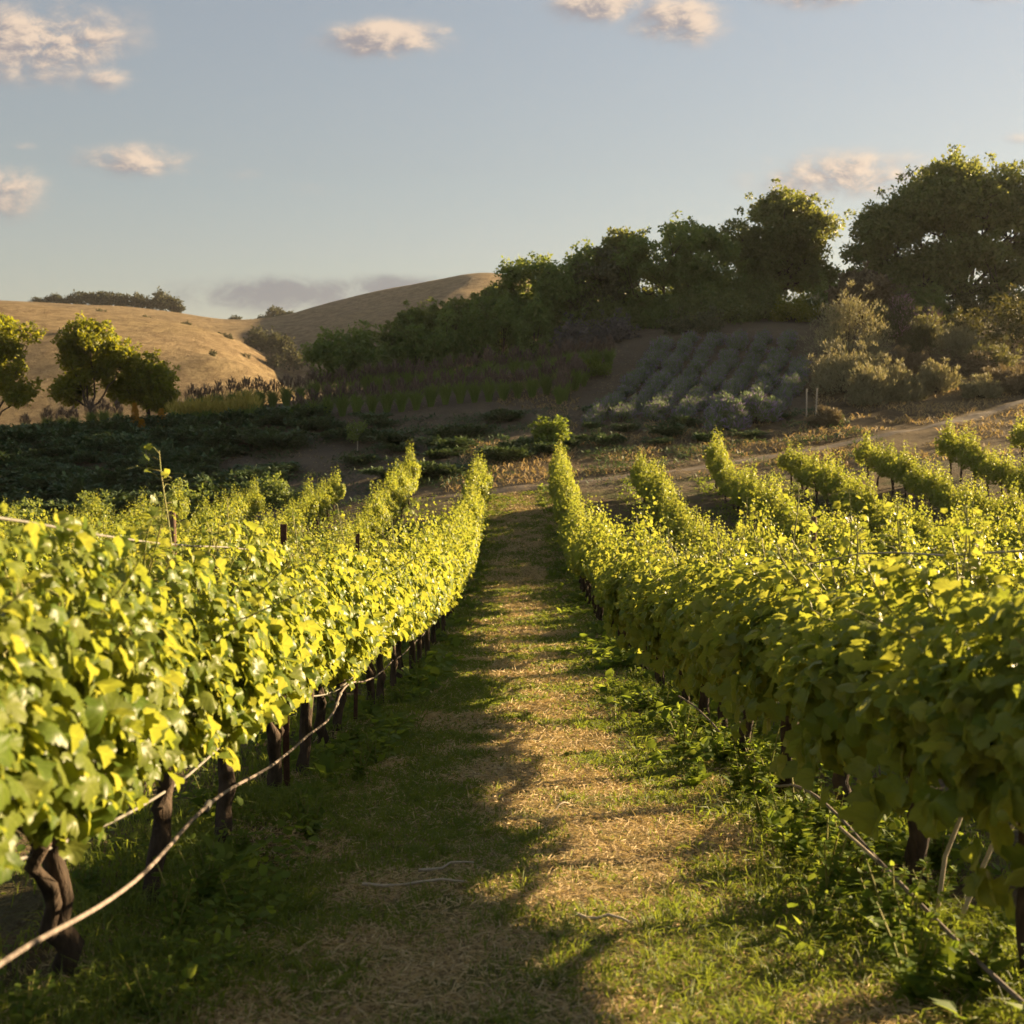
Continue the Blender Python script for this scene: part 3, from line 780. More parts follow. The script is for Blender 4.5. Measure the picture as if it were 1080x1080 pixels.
# taller weeds and grass under the vines, all rows
mb = MB()
for side in (-1, 1):
    for row in range(4):
        x0 = -1.19 - SP * row if side < 0 else 1.39 + SP * row
        nb = [52000, 16000, 9000, 6000][row]
        y = max(2.4, abs(x0) / .42 - 3) * (43 / max(2.4, abs(x0) / .42 - 3)) ** rng.random(nb)
        x = x0 + rng.normal(-.05 * side if row == 0 else 0, .34, nb)
        cl = fbm(x * 3, y * 2.2, 90 + row, 3); k_ = (rng.random(nb) < np.clip((cl - .36) * 4, .05, 1)) & ~((np.abs(x) < .72))
        x, y, cl = x[k_], y[k_], cl[k_]; n = len(x)
        d_ = rand_dir(n) * .5 + [0, 0, 1]; d_ /= np.linalg.norm(d_, axis=1, keepdims=True); sc = np.clip(y / 5, .8, 4)
        blades(mb, np.column_stack([x, y, ground_z(x, y)]), d_, rng.uniform(.04, .15, n) * (.4 + cl * 1.1), rng.uniform(.003, .007, n) * sc, 0, .5)
        # small broad leaves of creeping weeds
        nb2 = nb // 3
        y = max(2.4, abs(x0) / .42 - 3) * (43 / max(2.4, abs(x0) / .42 - 3)) ** rng.random(nb2); x = x0 + rng.normal(-.08 * side, .33, nb2)
        cl = fbm(x * 2.4, y * 2.0, 190 + row, 3); k_ = (rng.random(nb2) < np.clip((cl - .5) * 5, .0, 1)) & ~((np.abs(x) < .74))
        x, y, cl = x[k_], y[k_], cl[k_]; n = len(x); sc = np.clip(y / 5, .9, 3)
        pz = ground_z(x, y) + rng.uniform(.01, .16, n) * np.clip((cl - .3) * 2.2, .1, 1)
        tip = rand_dir(n) * [1, 1, .5]; nm = rand_dir(n) * .5 + [0, 0, 1]
        stamp(mb, ROUND_V, ROUND_F, np.column_stack([x, y, pz]), frames(nm, tip), rng.uniform(.022, .055, n) * sc, 1)
tag(mb.obj('ground_cover', [M_GRASS, M_WEED]), 'mixed green weeds and grass growing under the vine rows', 'weeds', kind='stuff')

# broad-leaved weeds and dead grass tussocks one can tell apart
def make_weed(seed, nl, L, stem):
    global rng
    keep = rng; rng = np.random.default_rng(seed)
    mb = MB(); P_, N_, T_, Z_ = [], [], [], []
    if stem:
        for s_ in range(5):
            az = rng.uniform(0, 6.28); H_ = L * rng.uniform(1.2, 2.0)
            sp = np.array([[0, 0, 0], [math.cos(az) * H_ * .18, math.sin(az) * H_ * .18, H_ * .6], [math.cos(az) * H_ * .33, math.sin(az) * H_ * .33, H_]])
            tube(mb, sp, np.array([.0035, .003, .0015]), 4, 1, 0, False)
            for q_ in range(nl):
                u = rng.uniform(.1, 1); b = sp[0] * (1 - u)**2 + 2 * u * (1 - u) * sp[1] + sp[2] * u * u
                od = rand_dir(1)[0] * [1, 1, .3] + [0, 0, .2]
                P_.append(b); T_.append(od); N_.append(rand_dir(1)[0] * .4 + [0, 0, 1]); Z_.append(L * rng.uniform(.18, .36) * (1.2 - .7 * u))
    else:
        for q_ in range(nl):
            az = q_ * 2.4 + rng.normal(0, .2)
            P_.append([0, 0, .01]); T_.append([math.cos(az), math.sin(az), rng.uniform(.3, 1.3)])
            N_.append([-math.cos(az) * .7, -math.sin(az) * .7, 1]); Z_.append(L * rng.uniform(.6, 1.1))
    tv = np.array([[0, 0, 0], [.10, .25, .03], [.17, .6, .05], [0, 1, -.18], [-.17, .6, .05], [-.10, .25, .03], [0, .5, .0]]) if not stem else ROUND_V
    tf = np.array([[0, 1, 2, 6], [6, 2, 3, 4], [0, 6, 4, 5]]) if not stem else ROUND_F
    stamp(mb, tv, tf, np.array(P_), frames(np.array(N_), np.array(T_)), np.array(Z_))
    o = mb.obj('weed', [M_WEED, M_SHOOT]); rng = keep
    return o
WK = [make_weed(300, 11, .17, False), make_weed(301, 14, .12, False), make_weed(302, 22, .11, True), make_weed(303, 30, .14, True)]
wused = set()
WL = {0: 'rosette weed with long upright pointed leaves', 1: 'low rosette weed with many pointed leaves', 2: 'small bushy weed with round leaves on thin stems', 3: 'bushy leafy weed on branching stems'}
for side, cnt in ((-1, 44), (1, 78)):
    for i in range(cnt):
        y = 2.6 * (13 / 2.6) ** ((i + .5) / cnt) * rng.uniform(.97, 1.03)
        x = (-1.12 + min(.3, abs(rng.normal(0, .17))) if side < 0 else 1.28 - min(.36, abs(rng.normal(0, .2))))
        if i % 4 == 0: x = (-1.45 if side < 0 else 1.55) + rng.normal(0, .2)
        k = int(rng.choice(4, p=[.14, .14, .27, .45]))
        o = WK[k] if k not in wused else WK[k].copy()
        if k in wused: COL.objects.link(o)
        wused.add(k)
        o.location = (x, y, gz(x, y)); o.rotation_euler = (0, 0, rng.uniform(0, 6.28)); s_ = rng.uniform(.65, 1.15) * (1.35 if (side > 0 and k > 1 and y < 8) else 1); o.scale = (s_, s_, s_ * rng.uniform(.8, 1.1))
        zone = 'nearest the camera' if y < 5 else 'farther along' if y > 8 else 'midway along'
        tag(o, f'{WL[k]} under the {"left" if side < 0 else "right"} row, {zone}', 'weed', 'weeds under the first vine rows')
for k in range(4):
    if k not in wused: bpy.data.objects.remove(WK[k])

# ------------------------------------------------------------------ trees and shrubs
def crown_leaves(mb, ctr, rad, n, size, mat=0, shell=.5, droop=0.0, tv=KITE_V, tf=KITE_F, squash=.75):
    d = rand_dir(n); r = rad * (shell + (1 - shell) * rng.random(n)) * rng.uniform(.75, 1.1, n)
    p = ctr + d * r[:, None] * [1, 1, squash]
    tip = d * .7 + rand_dir(n) * .8 + [0, 0, -droop]
    nm = d + rand_dir(n) * .7 + [0, 0, .4]
    stamp(mb, tv, tf, p, frames(nm, tip), size * rng.uniform(.6, 1.25, n), mat)
def make_tree(name, label, cat, base, ells, n_clump, clump_r, per, leaf, mat, trunk_r, fork, group=None, stems=1, seed=0, bare=0.0, spread=.3, shell=.35):
    """ells: crown ellipsoids (cx, cy, cz, rx, ry, rz) above the foot; limbs run from the trunk to each clump"""
    global rng
    keep = rng; rng = np.random.default_rng(seed)
    root = empty(name, base)
    vols = np.array([e[3] * e[4] * e[5] for e in ells]); pick = rng.choice(len(ells), n_clump, p=vols / vols.sum())
    C_ = []
    for k in pick:
        e = ells[k]; d = rand_dir(1)[0]; r = rng.uniform(.3, 1.0) ** .5
        if d[2] < -.5: d[2] *= .6
        C_.append([e[0] + d[0] * r * (e[3] - clump_r * .5), e[1] + d[1] * r * (e[4] - clump_r * .5), e[2] + d[2] * r * (e[5] - clump_r * .4)])
    C_ = np.array(C_)
    cb = MB()
    for c in C_:
        rr = clump_r * rng.uniform(.6, 1.25)
        crown_leaves(cb, c, rr * .84, int(per * .72 * (rr / clump_r) ** 2), leaf * 1.12, 0, max(shell, .45))
        for _ in range(2):   # loose sprigs that break the outline
            d = rand_dir(1)[0] + [0, 0, .3]
            crown_leaves(cb, c + d * rr * .95, rr * .35, int(per * .10), leaf * .9, 0, .1)
    cb.obj('crown', mat, root)
    tb = MB()
    mean = C_.mean(0)
    for s_ in range(stems):
        off = np.array([0, 0, 0]) if stems == 1 else np.array([rng.normal(0, spread), rng.normal(0, spread), 0])
        top = np.array([mean[0] * .35, mean[1] * .35, fork]) + off * 1.5
        tp = curve_pts(off * .6 + [0, 0, -.25], top, 6, 0, trunk_r * .25)
        tube(tb, tp, trunk_r * np.array([1.35, 1.05, .95, .9, .85, .8]) / (1 if stems == 1 else 1.6), 8, 0, .08)
        grp = C_[s_::stems]
        if not len(grp): continue
        m_ = min(len(grp), max(3, len(grp) // 8)); ch = [int(np.argmax(grp[:, 2]))]
        while len(ch) < m_:
            ch.append(int(np.argmax(np.min(np.linalg.norm(grp[:, None] - grp[ch][None], axis=2), axis=1))))
        limbs = []
        for q_ in range(len(grp)):
            c = grp[q_]
            if q_ in ch:
                midp = top * .5 + c * .5 + np.array([0, 0, .05 * np.linalg.norm(c[:2])]) + rng.normal(0, .25, 3)
                t_ = np.linspace(0, 1, 8)[:, None]
                pts = top * (1 - t_) ** 2 + 2 * t_ * (1 - t_) * midp + c * t_ ** 2 + np.concatenate([np.zeros((1, 3)), rng.normal(0, .07, (7, 3))])
                tube(tb, pts, np.linspace(trunk_r * .5, trunk_r * .10, 8), 6, 0, .1, False); limbs.append(pts)
        L_ = np.concatenate([l[2:] for l in limbs])
        for q_ in range(len(grp)):
            if q_ in ch: continue
            c = grp[q_]; dd = np.linalg.norm(L_ - c, axis=1) + .6 * np.maximum(L_[:, 2] - c[2], 0); b0 = L_[int(np.argmin(dd))]
            midp = b0 * .5 + c * .5 + rng.normal(0, .12, 3) + [0, 0, .1]
            t_ = np.linspace(0, 1, 5)[:, None]
            tube(tb, b0 * (1 - t_) ** 2 + 2 * t_ * (1 - t_) * midp + c * t_ ** 2, np.linspace(trunk_r * .2, trunk_r * .06, 5), 4, 0, .1, False)
    tb.obj('trunk', M_TBARK, root)
    tag(root, label, cat, group)
    rng = keep
    return root
def make_bush(name, label, cat, base, rx, ry, h, mat, leaf, n_clump=18, per=160, group=None, seed=0, cr=None, upright=0.0, tip_mat=None):
    """shrub leafy to the ground: clumps over a dome, with hidden stems"""
    global rng
    keep = rng; rng = np.random.default_rng(seed)
    mb = MB(); cr = cr or min(rx, h) * .42
    for k in range(n_clump):
        d = rand_dir(1)[0]; d[2] = abs(d[2]); q = rng.uniform(.45, 1) ** .5
        c = np.array([d[0] * (rx - cr * .6) * q, d[1] * (ry - cr * .6) * q, max(cr * .35, d[2] * (h - cr * .8) * q)])
        tv_ = NARROW_V if upright else KITE_V
        crown_leaves(mb, c, cr * rng.uniform(.7, 1.2), per, leaf, 0, .3, -upright, tv_)
        crown_leaves(mb, c + (d + [0, 0, .3]) * cr * .9, cr * .3, per // 8, leaf * .9, 0, .1, -upright, tv_)
        if tip_mat: crown_leaves(mb, c + d * cr * .35, cr * .95, per // 3, leaf * .9, 2, .7, -upright, tv_)
        tube(mb, np.array([[0, 0, -.1], c * .5, c]), np.array([.03, .02, .01]), 4, 1, 0, False)
    o = mb.obj(name, [mat, M_TBARK] + ([tip_mat] if tip_mat else [])); o.location = base
    tag(o, label, cat, group); rng = keep
    return o
def make_tuft(name, label, cat, base, rad, h, n, mat, width=.02, tipmat=None, tipn=0, tiplen=.2, tipw=.04, spread=1.0, group=None, seed=0, bend=.3):
    """blades radiating from a crown at the ground; flower tips or plumes in a second material"""
    global rng
    keep = rng; rng = np.random.default_rng(seed)
    mb = MB()
    def rays(n):
        az = rng.uniform(0, 6.283, n); q = rng.random(n) ** .6
        out = np.column_stack([np.cos(az) * q, np.sin(az) * q])
        d = np.column_stack([out * rad * spread / h, np.sqrt(np.clip(1 - (q * .75) ** 2, .05, 1))])
        L = np.linalg.norm(d, axis=1, keepdims=True); L = L * h
        return out, d * h / L, L[:, 0]
    o_, d, L = rays(n)
    st = np.column_stack([o_ * rad * .35, np.zeros(n)])
    blades(mb, st, d, L * rng.uniform(.55, 1.0, n), np.full(n, width), 0, bend)
    if tipn:
        o_, d, L = rays(tipn)
        tips = np.column_stack([o_ * rad * .35, np.zeros(tipn)]) + d * (L * rng.uniform(.72, 1.02, tipn))[:, None]
        dd = d + rand_dir(tipn) * .25; dd /= np.linalg.norm(dd, axis=1, keepdims=True)
        blades(mb, tips, dd, tiplen * rng.uniform(.6, 1.2, tipn), np.full(tipn, tipw), 1, bend * 1.3)
    o = mb.obj(name, [mat] + ([tipmat] if tipmat else [])); o.location = base
    tag(o, label, cat, group); rng = keep
    return o

# --- the two oaks on the crest
x, y, z = at(1003, 78)
make_tree('oak_tree', 'largest dark oak on the crest with a wide spreading crown and many limbs', 'tree', (x, y, z - .1),
          [(0, 0, 6.6, 4.6, 4.0, 2.6), (-1.0, 0, 8.2, 2.6, 2.6, 1.9), (-4.2, 0, 5.4, 2.4, 2.4, 1.5), (3.6, 0, 7.0, 2.8, 3.0, 2.2), (-5.3, .4, 4.2, 1.6, 1.6, 1.2), (4.6, 0, 4.4, 1.9, 2.0, 1.4), (-3.0, .3, 3.0, 2.6, 2.2, 1.5), (1.5, .8, 3.9, 2.6, 2.0, 1.4), (-.3, -1.6, 3.4, 3.2, 1.8, 1.7), (3.6, 0, 2.9, 2.2, 2.0, 1.3), (-2.4, -.6, 1.9, 2.2, 1.8, 1.2), (.4, -1.4, 2.0, 2.2, 1.4, 1.0), (2.9, -.5, 1.7, 2.0, 1.6, 1.1)],
          215, 1.25, 460, .24, M_OAK, .30, 1.4, 'trees along the crest', stems=4, seed=500, spread=.55)
x, y, z = at(818, 82)
make_tree('oak_tree', 'upright dark oak with a ragged dome left of the largest oak', 'tree', (x, y, z - .1),
          [(0, 0, 5.4, 3.4, 3.0, 2.9), (.6, 0, 7.1, 2.2, 2.2, 1.4), (-2.6, 0, 4.6, 1.9, 2.0, 2.0), (2.6, 0, 5.6, 1.6, 1.7, 1.4), (.3, 0, 2.9, 3.6, 2.8, 1.6), (-1.5, 0, 1.8, 2.4, 2.0, 1.2), (2.4, 0, 2.3, 1.8, 1.8, 1.3)],
          125, 1.1, 400, .24, M_OAK, .26, 1.9, 'trees along the crest', stems=1, seed=501)
oak_src = [o for o in bpy.data.objects if o.get('label', '').startswith('largest dark oak')][0]
for (x, y, rz, s_, lab) in ((42, 88, 2.1, 1.0, 'unseen oak added beyond the largest oak to shade the left slope'), (52, 92, 4.0, 1.15, 'farthest unseen oak added past the crest end to shade the left slope')):  # oak copies added out of frame to cast shade on the left slope
    o = copy_tree(oak_src); o.location = (x, y, gz(x, y) - .1); o.rotation_euler = (0, 0, rz); o.scale = (s_, s_, s_); tag(o, lab, 'tree', 'trees along the crest')
# --- left bright trees beyond the slope
for (px, d, H_, ell, seed, lab) in (
        (-4, 67, 7.7, [(0, 0, 5.6, 2.3, 2.2, 2.0), (.9, 0, 4.0, 1.7, 1.6, 1.3), (-1.6, 0, 4.4, 1.9, 1.8, 1.6), (1.2, 0, 2.6, 1.3, 1.2, .8)], 510, 'bright green tree at the far end of the slope, cut by the picture edge'),
        (97, 68, 6.4, [(0, 0, 4.9, 1.8, 1.8, 1.1), (-.7, 0, 3.4, 1.9, 1.8, 1.2), (1.3, 0, 4.2, 1.4, 1.4, 1.1), (-.9, 0, 2.2, 1.5, 1.5, .9)], 511, 'taller middle tree of the sunlit green trees before the golden hill'),
        (157, 70, 4.6, [(0, 0, 2.9, 1.7, 1.6, 1.3), (-1.0, 0, 2.2, 1.6, 1.5, 1.2), (.7, 0, 1.8, 1.2, 1.2, 1.1)], 512, 'lower rounded sunlit green tree beside the golden conical shrubs')):
    x, y, z = at(px, d)
    make_tree('green_tree', lab, 'tree', (x, y, z - .1), ell, 62, .68, 260, .20, M_LTREE, .13, 1.3, 'sunlit trees before the golden hill', seed=seed, shell=.3)
# --- tree and hedge belt along the crest
BELT = [  # px, d, H, rx, mat, style, label
    (372, 74, 4.2, 2.5, M_MID, 'tree', 'dark bushy tree standing alone at the low end of the crest'),
    (432, 80, 5.2, 1.5, M_OAK, 'tree', 'narrow dark tree behind the low end of the hedge belt'),
    (441, 74, 3.9, 1.6, M_MID, 'hedge', 'lowest hedge bush above the plumed grasses'),
    (470, 74.5, 4.2, 1.7, M_MID, 'hedge', 'second hedge bush uphill above the plumed grasses'),
    (500, 75, 4.3, 1.7, M_MID, 'hedge', 'middle hedge bush above the plumed grasses'),
    (530, 75.5, 4.4, 1.8, M_MID, 'hedge', 'fourth hedge bush uphill above the plumed grasses'),
    (562, 75, 4.0, 1.7, M_MID, 'hedge', 'highest hedge bush, next to the grey shrub'),
    (478, 86, 5.6, 2.0, M_OAK, 'tree', 'dark tree behind the middle of the hedge belt'),
    (522, 90, 7.0, 1.5, M_OAK, 'tree', 'slim dark tree with a pointed top behind the hedge belt'),
    (556, 88, 7.4, 2.4, M_MID, 'tree', 'golden topped tree above the highest hedge bush'),
    (598, 88, 7.2, 2.5, M_MID, 'tree', 'golden topped tree above the grey purple shrub'),
    (632, 87, 6.4, 2.0, M_OLIVE, 'tree', 'olive grey tree below the slender spire'),
    (657, 88, 7.9, 1.7, M_OAK, 'tree', 'slender dark tree with a single spire top'),
    (698, 86, 7.4, 3.0, M_MID, 'tree', 'broad sunlit tree between the spire and the upright oak'),
    (738, 84, 6.0, 2.2, M_MID, 'tree', 'low yellow green tree at the left foot of the upright oak'),
    (905, 74, 3.4, 1.5, M_DRYS, 'tree', 'brownish small tree between the two oaks'),
    (935, 88, 3.6, 2.4, M_OAK, 'tree', 'dark low tree in the gap between the oaks'),
]
for k, (px, d, H_, rx, mat, style, lab) in enumerate(BELT):
    z0_ = at(px, d)[2]; d2 = 74 + (d - 74) * .45
    top_ = (z0_ + H_) * d2 / d; x, y, z = at(px, d2); rx *= d2 / d; H_ = max(2.2, top_ - z)
    if style == 'tree':
        sp = 'spire' in lab or 'pointed' in lab
        rx *= 1.25 if px > 400 else 1.05; H_ *= 1.12 if px > 460 else 1.0
        ell = [(0, 0, H_ * .55, rx, rx, H_ * .34), (rx * .35, 0, H_ * .72, rx * .6, rx * .6, H_ * .22), (-rx * .45, 0, H_ * .5, rx * .65, rx * .65, H_ * .25), (0, 0, H_ * .28, rx * .9, rx * .9, H_ * .2)]
        if sp: ell += [(-.1, 0, H_ * .9, .35, .35, H_ * .11)]
        make_tree('tree', lab, 'tree', (x, y, z - .1), ell, 46, min(.95, rx * .36), 250, .24, mat, .16, H_ * .25, 'trees along the crest', seed=530 + k)
    else:
        make_bush('hedge_bush', lab, 'bush', (x, y, z - .1), rx * .85, rx * .85, H_, mat, .20, 26, 170, 'hedge bushes above the plumed grasses', 530 + k, cr=.62)
SHRUBS = [  # px, d, rx, h, mat, leaf, name, label
    (752, 77, 3.2, 2.9, M_OAK, .22, 'shrub', 'wide dark shrub under the upright oak at the top of the lavender'),
    (690, 78, 2.4, 2.6, M_MID, .2, 'shrub', 'dark green shrub left of the lavender field top'),
    (640, 78, 2.3, 3.0, M_OAK, .2, 'shrub', 'very dark shrub between the grey shrub and the crest trees'),
    (607, 73, 1.5, 2.1, M_PURP, .14, 'shrub', 'grey purple shrub above the lime green mound'),
    (645, 73.5, 1.5, 1.9, M_PURP, .14, 'shrub', 'second grey purple shrub, nearer the lavender'),
    (730, 73, 1.9, 1.7, M_OLIVE, .15, 'shrub', 'grey green rounded shrub at the lavender field top edge'),
    (623, 67, 1.4, 1.1, M_LIME, .13, 'shrub', 'low lime green mound beside the lavender field'),
    (1012, 70, 1.5, 1.5, M_DARK, .14, 'shrub', 'dark clipped mound under the largest oak'),
    (1064, 66, 2.3, 3.5, M_DARK, .18, 'shrub', 'large dark rounded bush below the largest oak'),
    (580, 51, .85, 1.5, M_LIME, .13, 'shrub', 'round green bush alone on the bare slope above the vines'),
    (288, 46, .9, 1.2, M_MID, .12, 'shrub', 'leafy dark bush at the ends of the left vine rows'),
    (196, 45.5, 1.1, 1.3, M_MID, .12, 'shrub', 'wide dark bush behind the left vine rows'),
    (100, 45, 1.2, 1.2, M_MID, .12, 'shrub', 'low dark bush behind the leftmost vine rows'),
    (30, 45, 1.2, 1.1, M_MID, .12, 'shrub', 'dark bush nearest the left picture edge behind the vines'),
    (160, 54, 1.3, 1.5, M_JUN, .13, 'shrub', 'tall rounded juniper bush standing out of the shaded slope'),
    (985, 63, 1.2, 1.2, M_DRYS, .13, 'shrub', 'brown shrub between the pink flowers and the dry slope'),
    (1030, 61, 1.2, 1.2, M_DRYS, .13, 'shrub', 'brown shrub below the large dark rounded bush'),
    (800, 79, 2.4, 3.2, M_OAK, .2, 'shrub', 'dark shrub filling the space left of the upright oak trunk'),
    (868, 79, 2.0, 2.8, M_MID, .2, 'shrub', 'dark green shrub right of the upright oak trunk'),
    (715, 82, 2.6, 4.0, M_MID, .22, 'shrub', 'tall dense shrub under the broad sunlit crest tree'),
    (665, 82, 2.6, 3.6, M_OAK, .22, 'shrub', 'tall dark shrub under the slender spire tree'),
    (560, 80, 2.4, 4.0, M_OAK, .22, 'shrub', 'dark shrub behind the highest hedge bush'),
    (610, 81, 2.6, 4.2, M_MID, .22, 'shrub', 'green shrub rising behind the grey purple shrubs'),
    (395, 73, 1.6, 2.6, M_OAK, .2, 'shrub', 'dark shrub filling the low end of the hedge belt'),
    (975, 75, 1.7, 2.3, M_MID, .18, 'shrub', 'green shrub hiding the left foot of the largest oak'),
    (1012, 75.5, 1.6, 2.0, M_DARK, .18, 'shrub', 'dark shrub hiding the right foot of the largest oak'),
    (775, 80, 2.6, 4.0, M_MID, .22, 'shrub', 'dense green shrub left below the upright oak crown'),
    (935, 76, 1.8, 2.2, M_DRYS, .18, 'shrub', 'brown thicket behind the pink flowering shrub'),
    (1085, 76, 2.2, 2.4, M_OAK, .18, 'shrub', 'dark thicket right of the largest oak trunk'),
    (835, 76, 1.5, 2.0, M_LTREE, .17, 'shrub', 'sunlit yellow shrub at the foot of the upright oak'),
]
for k, (px, d, rx, h, mat, leaf, nm, lab) in enumerate(SHRUBS):
    x, y, z = at(px, d)
    make_bush(nm, lab, 'shrub', (x, y, z - .08), rx, rx * .9, h, mat, leaf, 24, 170, None, 600 + k)
TUFTS = [  # px, d, rad, h, n, mat, tipmat, label
    (892, 66, 2.15, 3.6, 5200, M_PALE, None, 'largest pale fuzzy shrub at the right edge of the lavender'),
    (890, 60, 1.75, 2.3, 4600, M_PALE, None, 'pale yellowish rounded shrub below the largest fuzzy shrub'),
    (917, 56.5, 1.0, 1.75, 2400, M_PALE, None, 'pale upright shrub at the foot of the yellowish shrub'),
    (957, 70, 1.4, 2.1, 2600, M_OLIVE, M_PINK, 'pink flowering shrub under the largest oak'),
    (986, 58, .9, 1.4, 1900, M_PALE, None, 'pale shrub standing apart on the dry slope'),
    (951, 57, .9, 1.0, 1600, M_PALE, None, 'low pale shrub between two upright pale shrubs'),
    (1005, 65, 1.2, 1.6, 1800, M_PALE, None, 'grey green shrub below the dark clipped mound'),
    (1045, 62, 1.1, 1.4, 1800, M_OLIVE, None, 'olive shrub on the slope under the large dark bush'),
    (935, 59, 1.0, 1.3, 1800, M_PALE, None, 'pale shrub tucked behind the upright pale shrub'),
    (975, 67, 1.3, 1.9, 1800, M_OLIVE, None, 'olive grey shrub right of the pink flowering shrub'),
    (1030, 56, .8, .8, 1800, M_PALE, None, 'small pale tussock shrub low on the dry slope'),
    (957, 62, 1.0, 1.6, 1800, M_DRYS, None, 'greyish brown upright shrub behind the pale shrubs'),
    (1056, 58, .9, 1.1, 1500, M_DRYS, None, 'tan tussock on the sunny dry slope'),
    (1082, 56, .9, 1.0, 1500, M_DRYS, None, 'tan tussock at the right picture edge on the dry slope'),
    (870, 52.5, .6, .55, 700, M_DRYS, None, 'small low tussock right of the two stakes'),
    (930, 70, 1.3, 1.9, 2200, M_OLIVE, None, 'olive green shrub left of the pink flowers'),
    (768, 53, .75, 1.25, 1700, M_LAVG, M_LAVF, 'purple flowering lavender bush nearest the vines'),
    (796, 54, .8, 1.35, 1700, M_LAVG, M_LAVF, 'purple flowering lavender bush behind the nearest one'),
]
for k, (px, d, rad, h, n, mat, tm, lab) in enumerate(TUFTS):
    x, y, z = at(px, d)
    make_bush('shrub', lab, 'shrub', (x, y, z - .05), rad * 1.15, rad * 1.05, h * 1.15, mat, .17, 32 if rad > 1.2 else 24, 210, None, 650 + k, None, 1.1, tm)

# --- lavender rows
protoL = [make_bush('lavender_clump', 'x', 'lavender', (0, 0, -300), .52, .52, .72, M_LAVG, .11, 14, 70, None, 700 + k, .24, 1.2, M_LAVF) for k in range(4)]
lused = set()
ld = np.array([.34, .94])
for r_ in range(9):
    bx = 3.4 + r_ * 1.38
    for k in range(25):
        x = bx + ld[0] * k * .62 + rng.normal(0, .06); y = 56.4 + ld[1] * k * .62 + rng.normal(0, .06) - .06 * r_
        if x / y > .232 or y > 71.0: continue
        v = int(rng.integers(4)); o = protoL[v] if v not in lused else protoL[v].copy()
        if v in lused: COL.objects.link(o)
        lused.add(v)
        o.location = (x, y, gz(x, y) - .03); s_ = rng.uniform(.82, 1.15); o.scale = (s_, s_, s_ * rng.uniform(.85, 1.15)); o.rotation_euler = (0, 0, rng.uniform(0, 6.28))
        part = 'lower end' if k < 7 else 'middle' if k < 16 else 'upper end'
        tag(o, f'grey green lavender clump at the {part} of the {ORD[r_]} row from the grasses', 'lavender', 'lavender clumps in the sloping field')
# --- plumed fountain grasses in lines
protoF = [make_tuft('fountain_grass', 'x', 'grass', (0, 0, -300), .36, 1.55, 520, M_FGB, .024, M_FGP, 120, .34, .045, .75, None, 720 + k, .30) for k in range(4)]
fused = set()
def put_fg(x, y, s_, lab):
    v = int(rng.integers(4)); o = protoF[v] if v not in fused else protoF[v].copy()
    if v in fused: COL.objects.link(o)
    fused.add(v)
    o.location = (x, y, gz(x, y) - .03); o.scale = (s_, s_, s_ * rng.uniform(.92, 1.1)); o.rotation_euler = (0, 0, rng.uniform(0, 6.28))
    tag(o, lab, 'ornamental grass', 'brown plumed grasses in lines on the slope')
for k in range(20):
    u = k / 19; put_fg(-11 + 14.0 * u, 62 + 1.8 * u + rng.normal(0, .08), rng.uniform(.95, 1.1), 'brown plumed grass with green base in the front line above the shaded slope')
for k in range(32):
    u = k / 31; put_fg(-17.5 + 22.5 * u, 66.5 + 1.0 * u + rng.normal(0, .1), rng.uniform(.95, 1.15), 'dark brown plumed grass in the rear line along the crest')
for k in range(8):
    u = k / 7; put_fg(1.8 + 1.6 * u + rng.normal(0, .3), 61.5 + 4.5 * u, rng.uniform(.8, 1.0), 'brown plumed grass running up beside the lavender field')
for k in range(7):
    px = [27, 50, 66, 78, 97, 110, 124][k]; x, y, z = at(px, 63.5 + rng.uniform(-.5, 1.5)); put_fg(x, y, [.7, .85, .85, .8, .9, .9, .85][k], 'reddish brown plumed grass in front of the sunlit trees')
# --- yellow flower spikes
protoY = [make_tuft('flower_spike_plant', 'x', 'flower', (0, 0, -300), .42, .95, 160, M_FGB, .03, M_YEL, 60, .28, .06, .8, None, 740 + k, .15) for k in range(3)]
yu = set()
for k in range(30):
    px = 188 + 80 * (k % 15) / 14 + rng.normal(0, 2); d = 63.0 + (k // 15) * 1.2; x, y, z = at(px, d)
    v = k % 3; o = protoY[v] if v not in yu else protoY[v].copy()
    if v in yu: COL.objects.link(o)
    yu.add(v); o.location = (x, y, z - .03); s_ = rng.uniform(.85, 1.2); o.scale = (s_, s_, s_); o.rotation_euler = (0, 0, rng.uniform(0, 6))
    tag(o, f'yellow spiked plant in the {"front" if k < 15 else "back"} line beside the golden shrubs', 'flower', 'yellow spiked plants below the crest')
# --- golden cones
for (px, d, h, r_, lab) in ((143, 62, 1.35, .24, 'taller golden orange conical shrub'), (171, 62, 1.0, .24, 'golden orange conical shrub nearer the yellow spiked plants'), (150, 61.6, .55, .18, 'smallest golden shrub between the two cones')):
    x, y, z = at(px, d); mb = MB()
    n = 900; u = rng.random(n); az = rng.uniform(0, 6.28, n); rr = r_ * (1.02 - u) ** .7 * rng.uniform(.6, 1.1, n)
    p = np.column_stack([np.cos(az) * rr, np.sin(az) * rr, .08 + u * h]); dv = np.column_stack([np.cos(az), np.sin(az), .8 + 0 * az])
    stamp(mb, KITE_V, KITE_F, p, frames(dv * [1, 1, .3] + rand_dir(n) * .4, dv), rng.uniform(.07, .13, n))
    tube(mb, np.array([[0, 0, -.1], [0, 0, h * .5], [0, 0, h]]), np.array([.03, .02, .008]), 5, 1)
    o = mb.obj('conical_shrub', [M_GOLD, M_TBARK]); o.location = (x, y, z); tag(o, lab, 'shrub', 'golden conical shrubs')
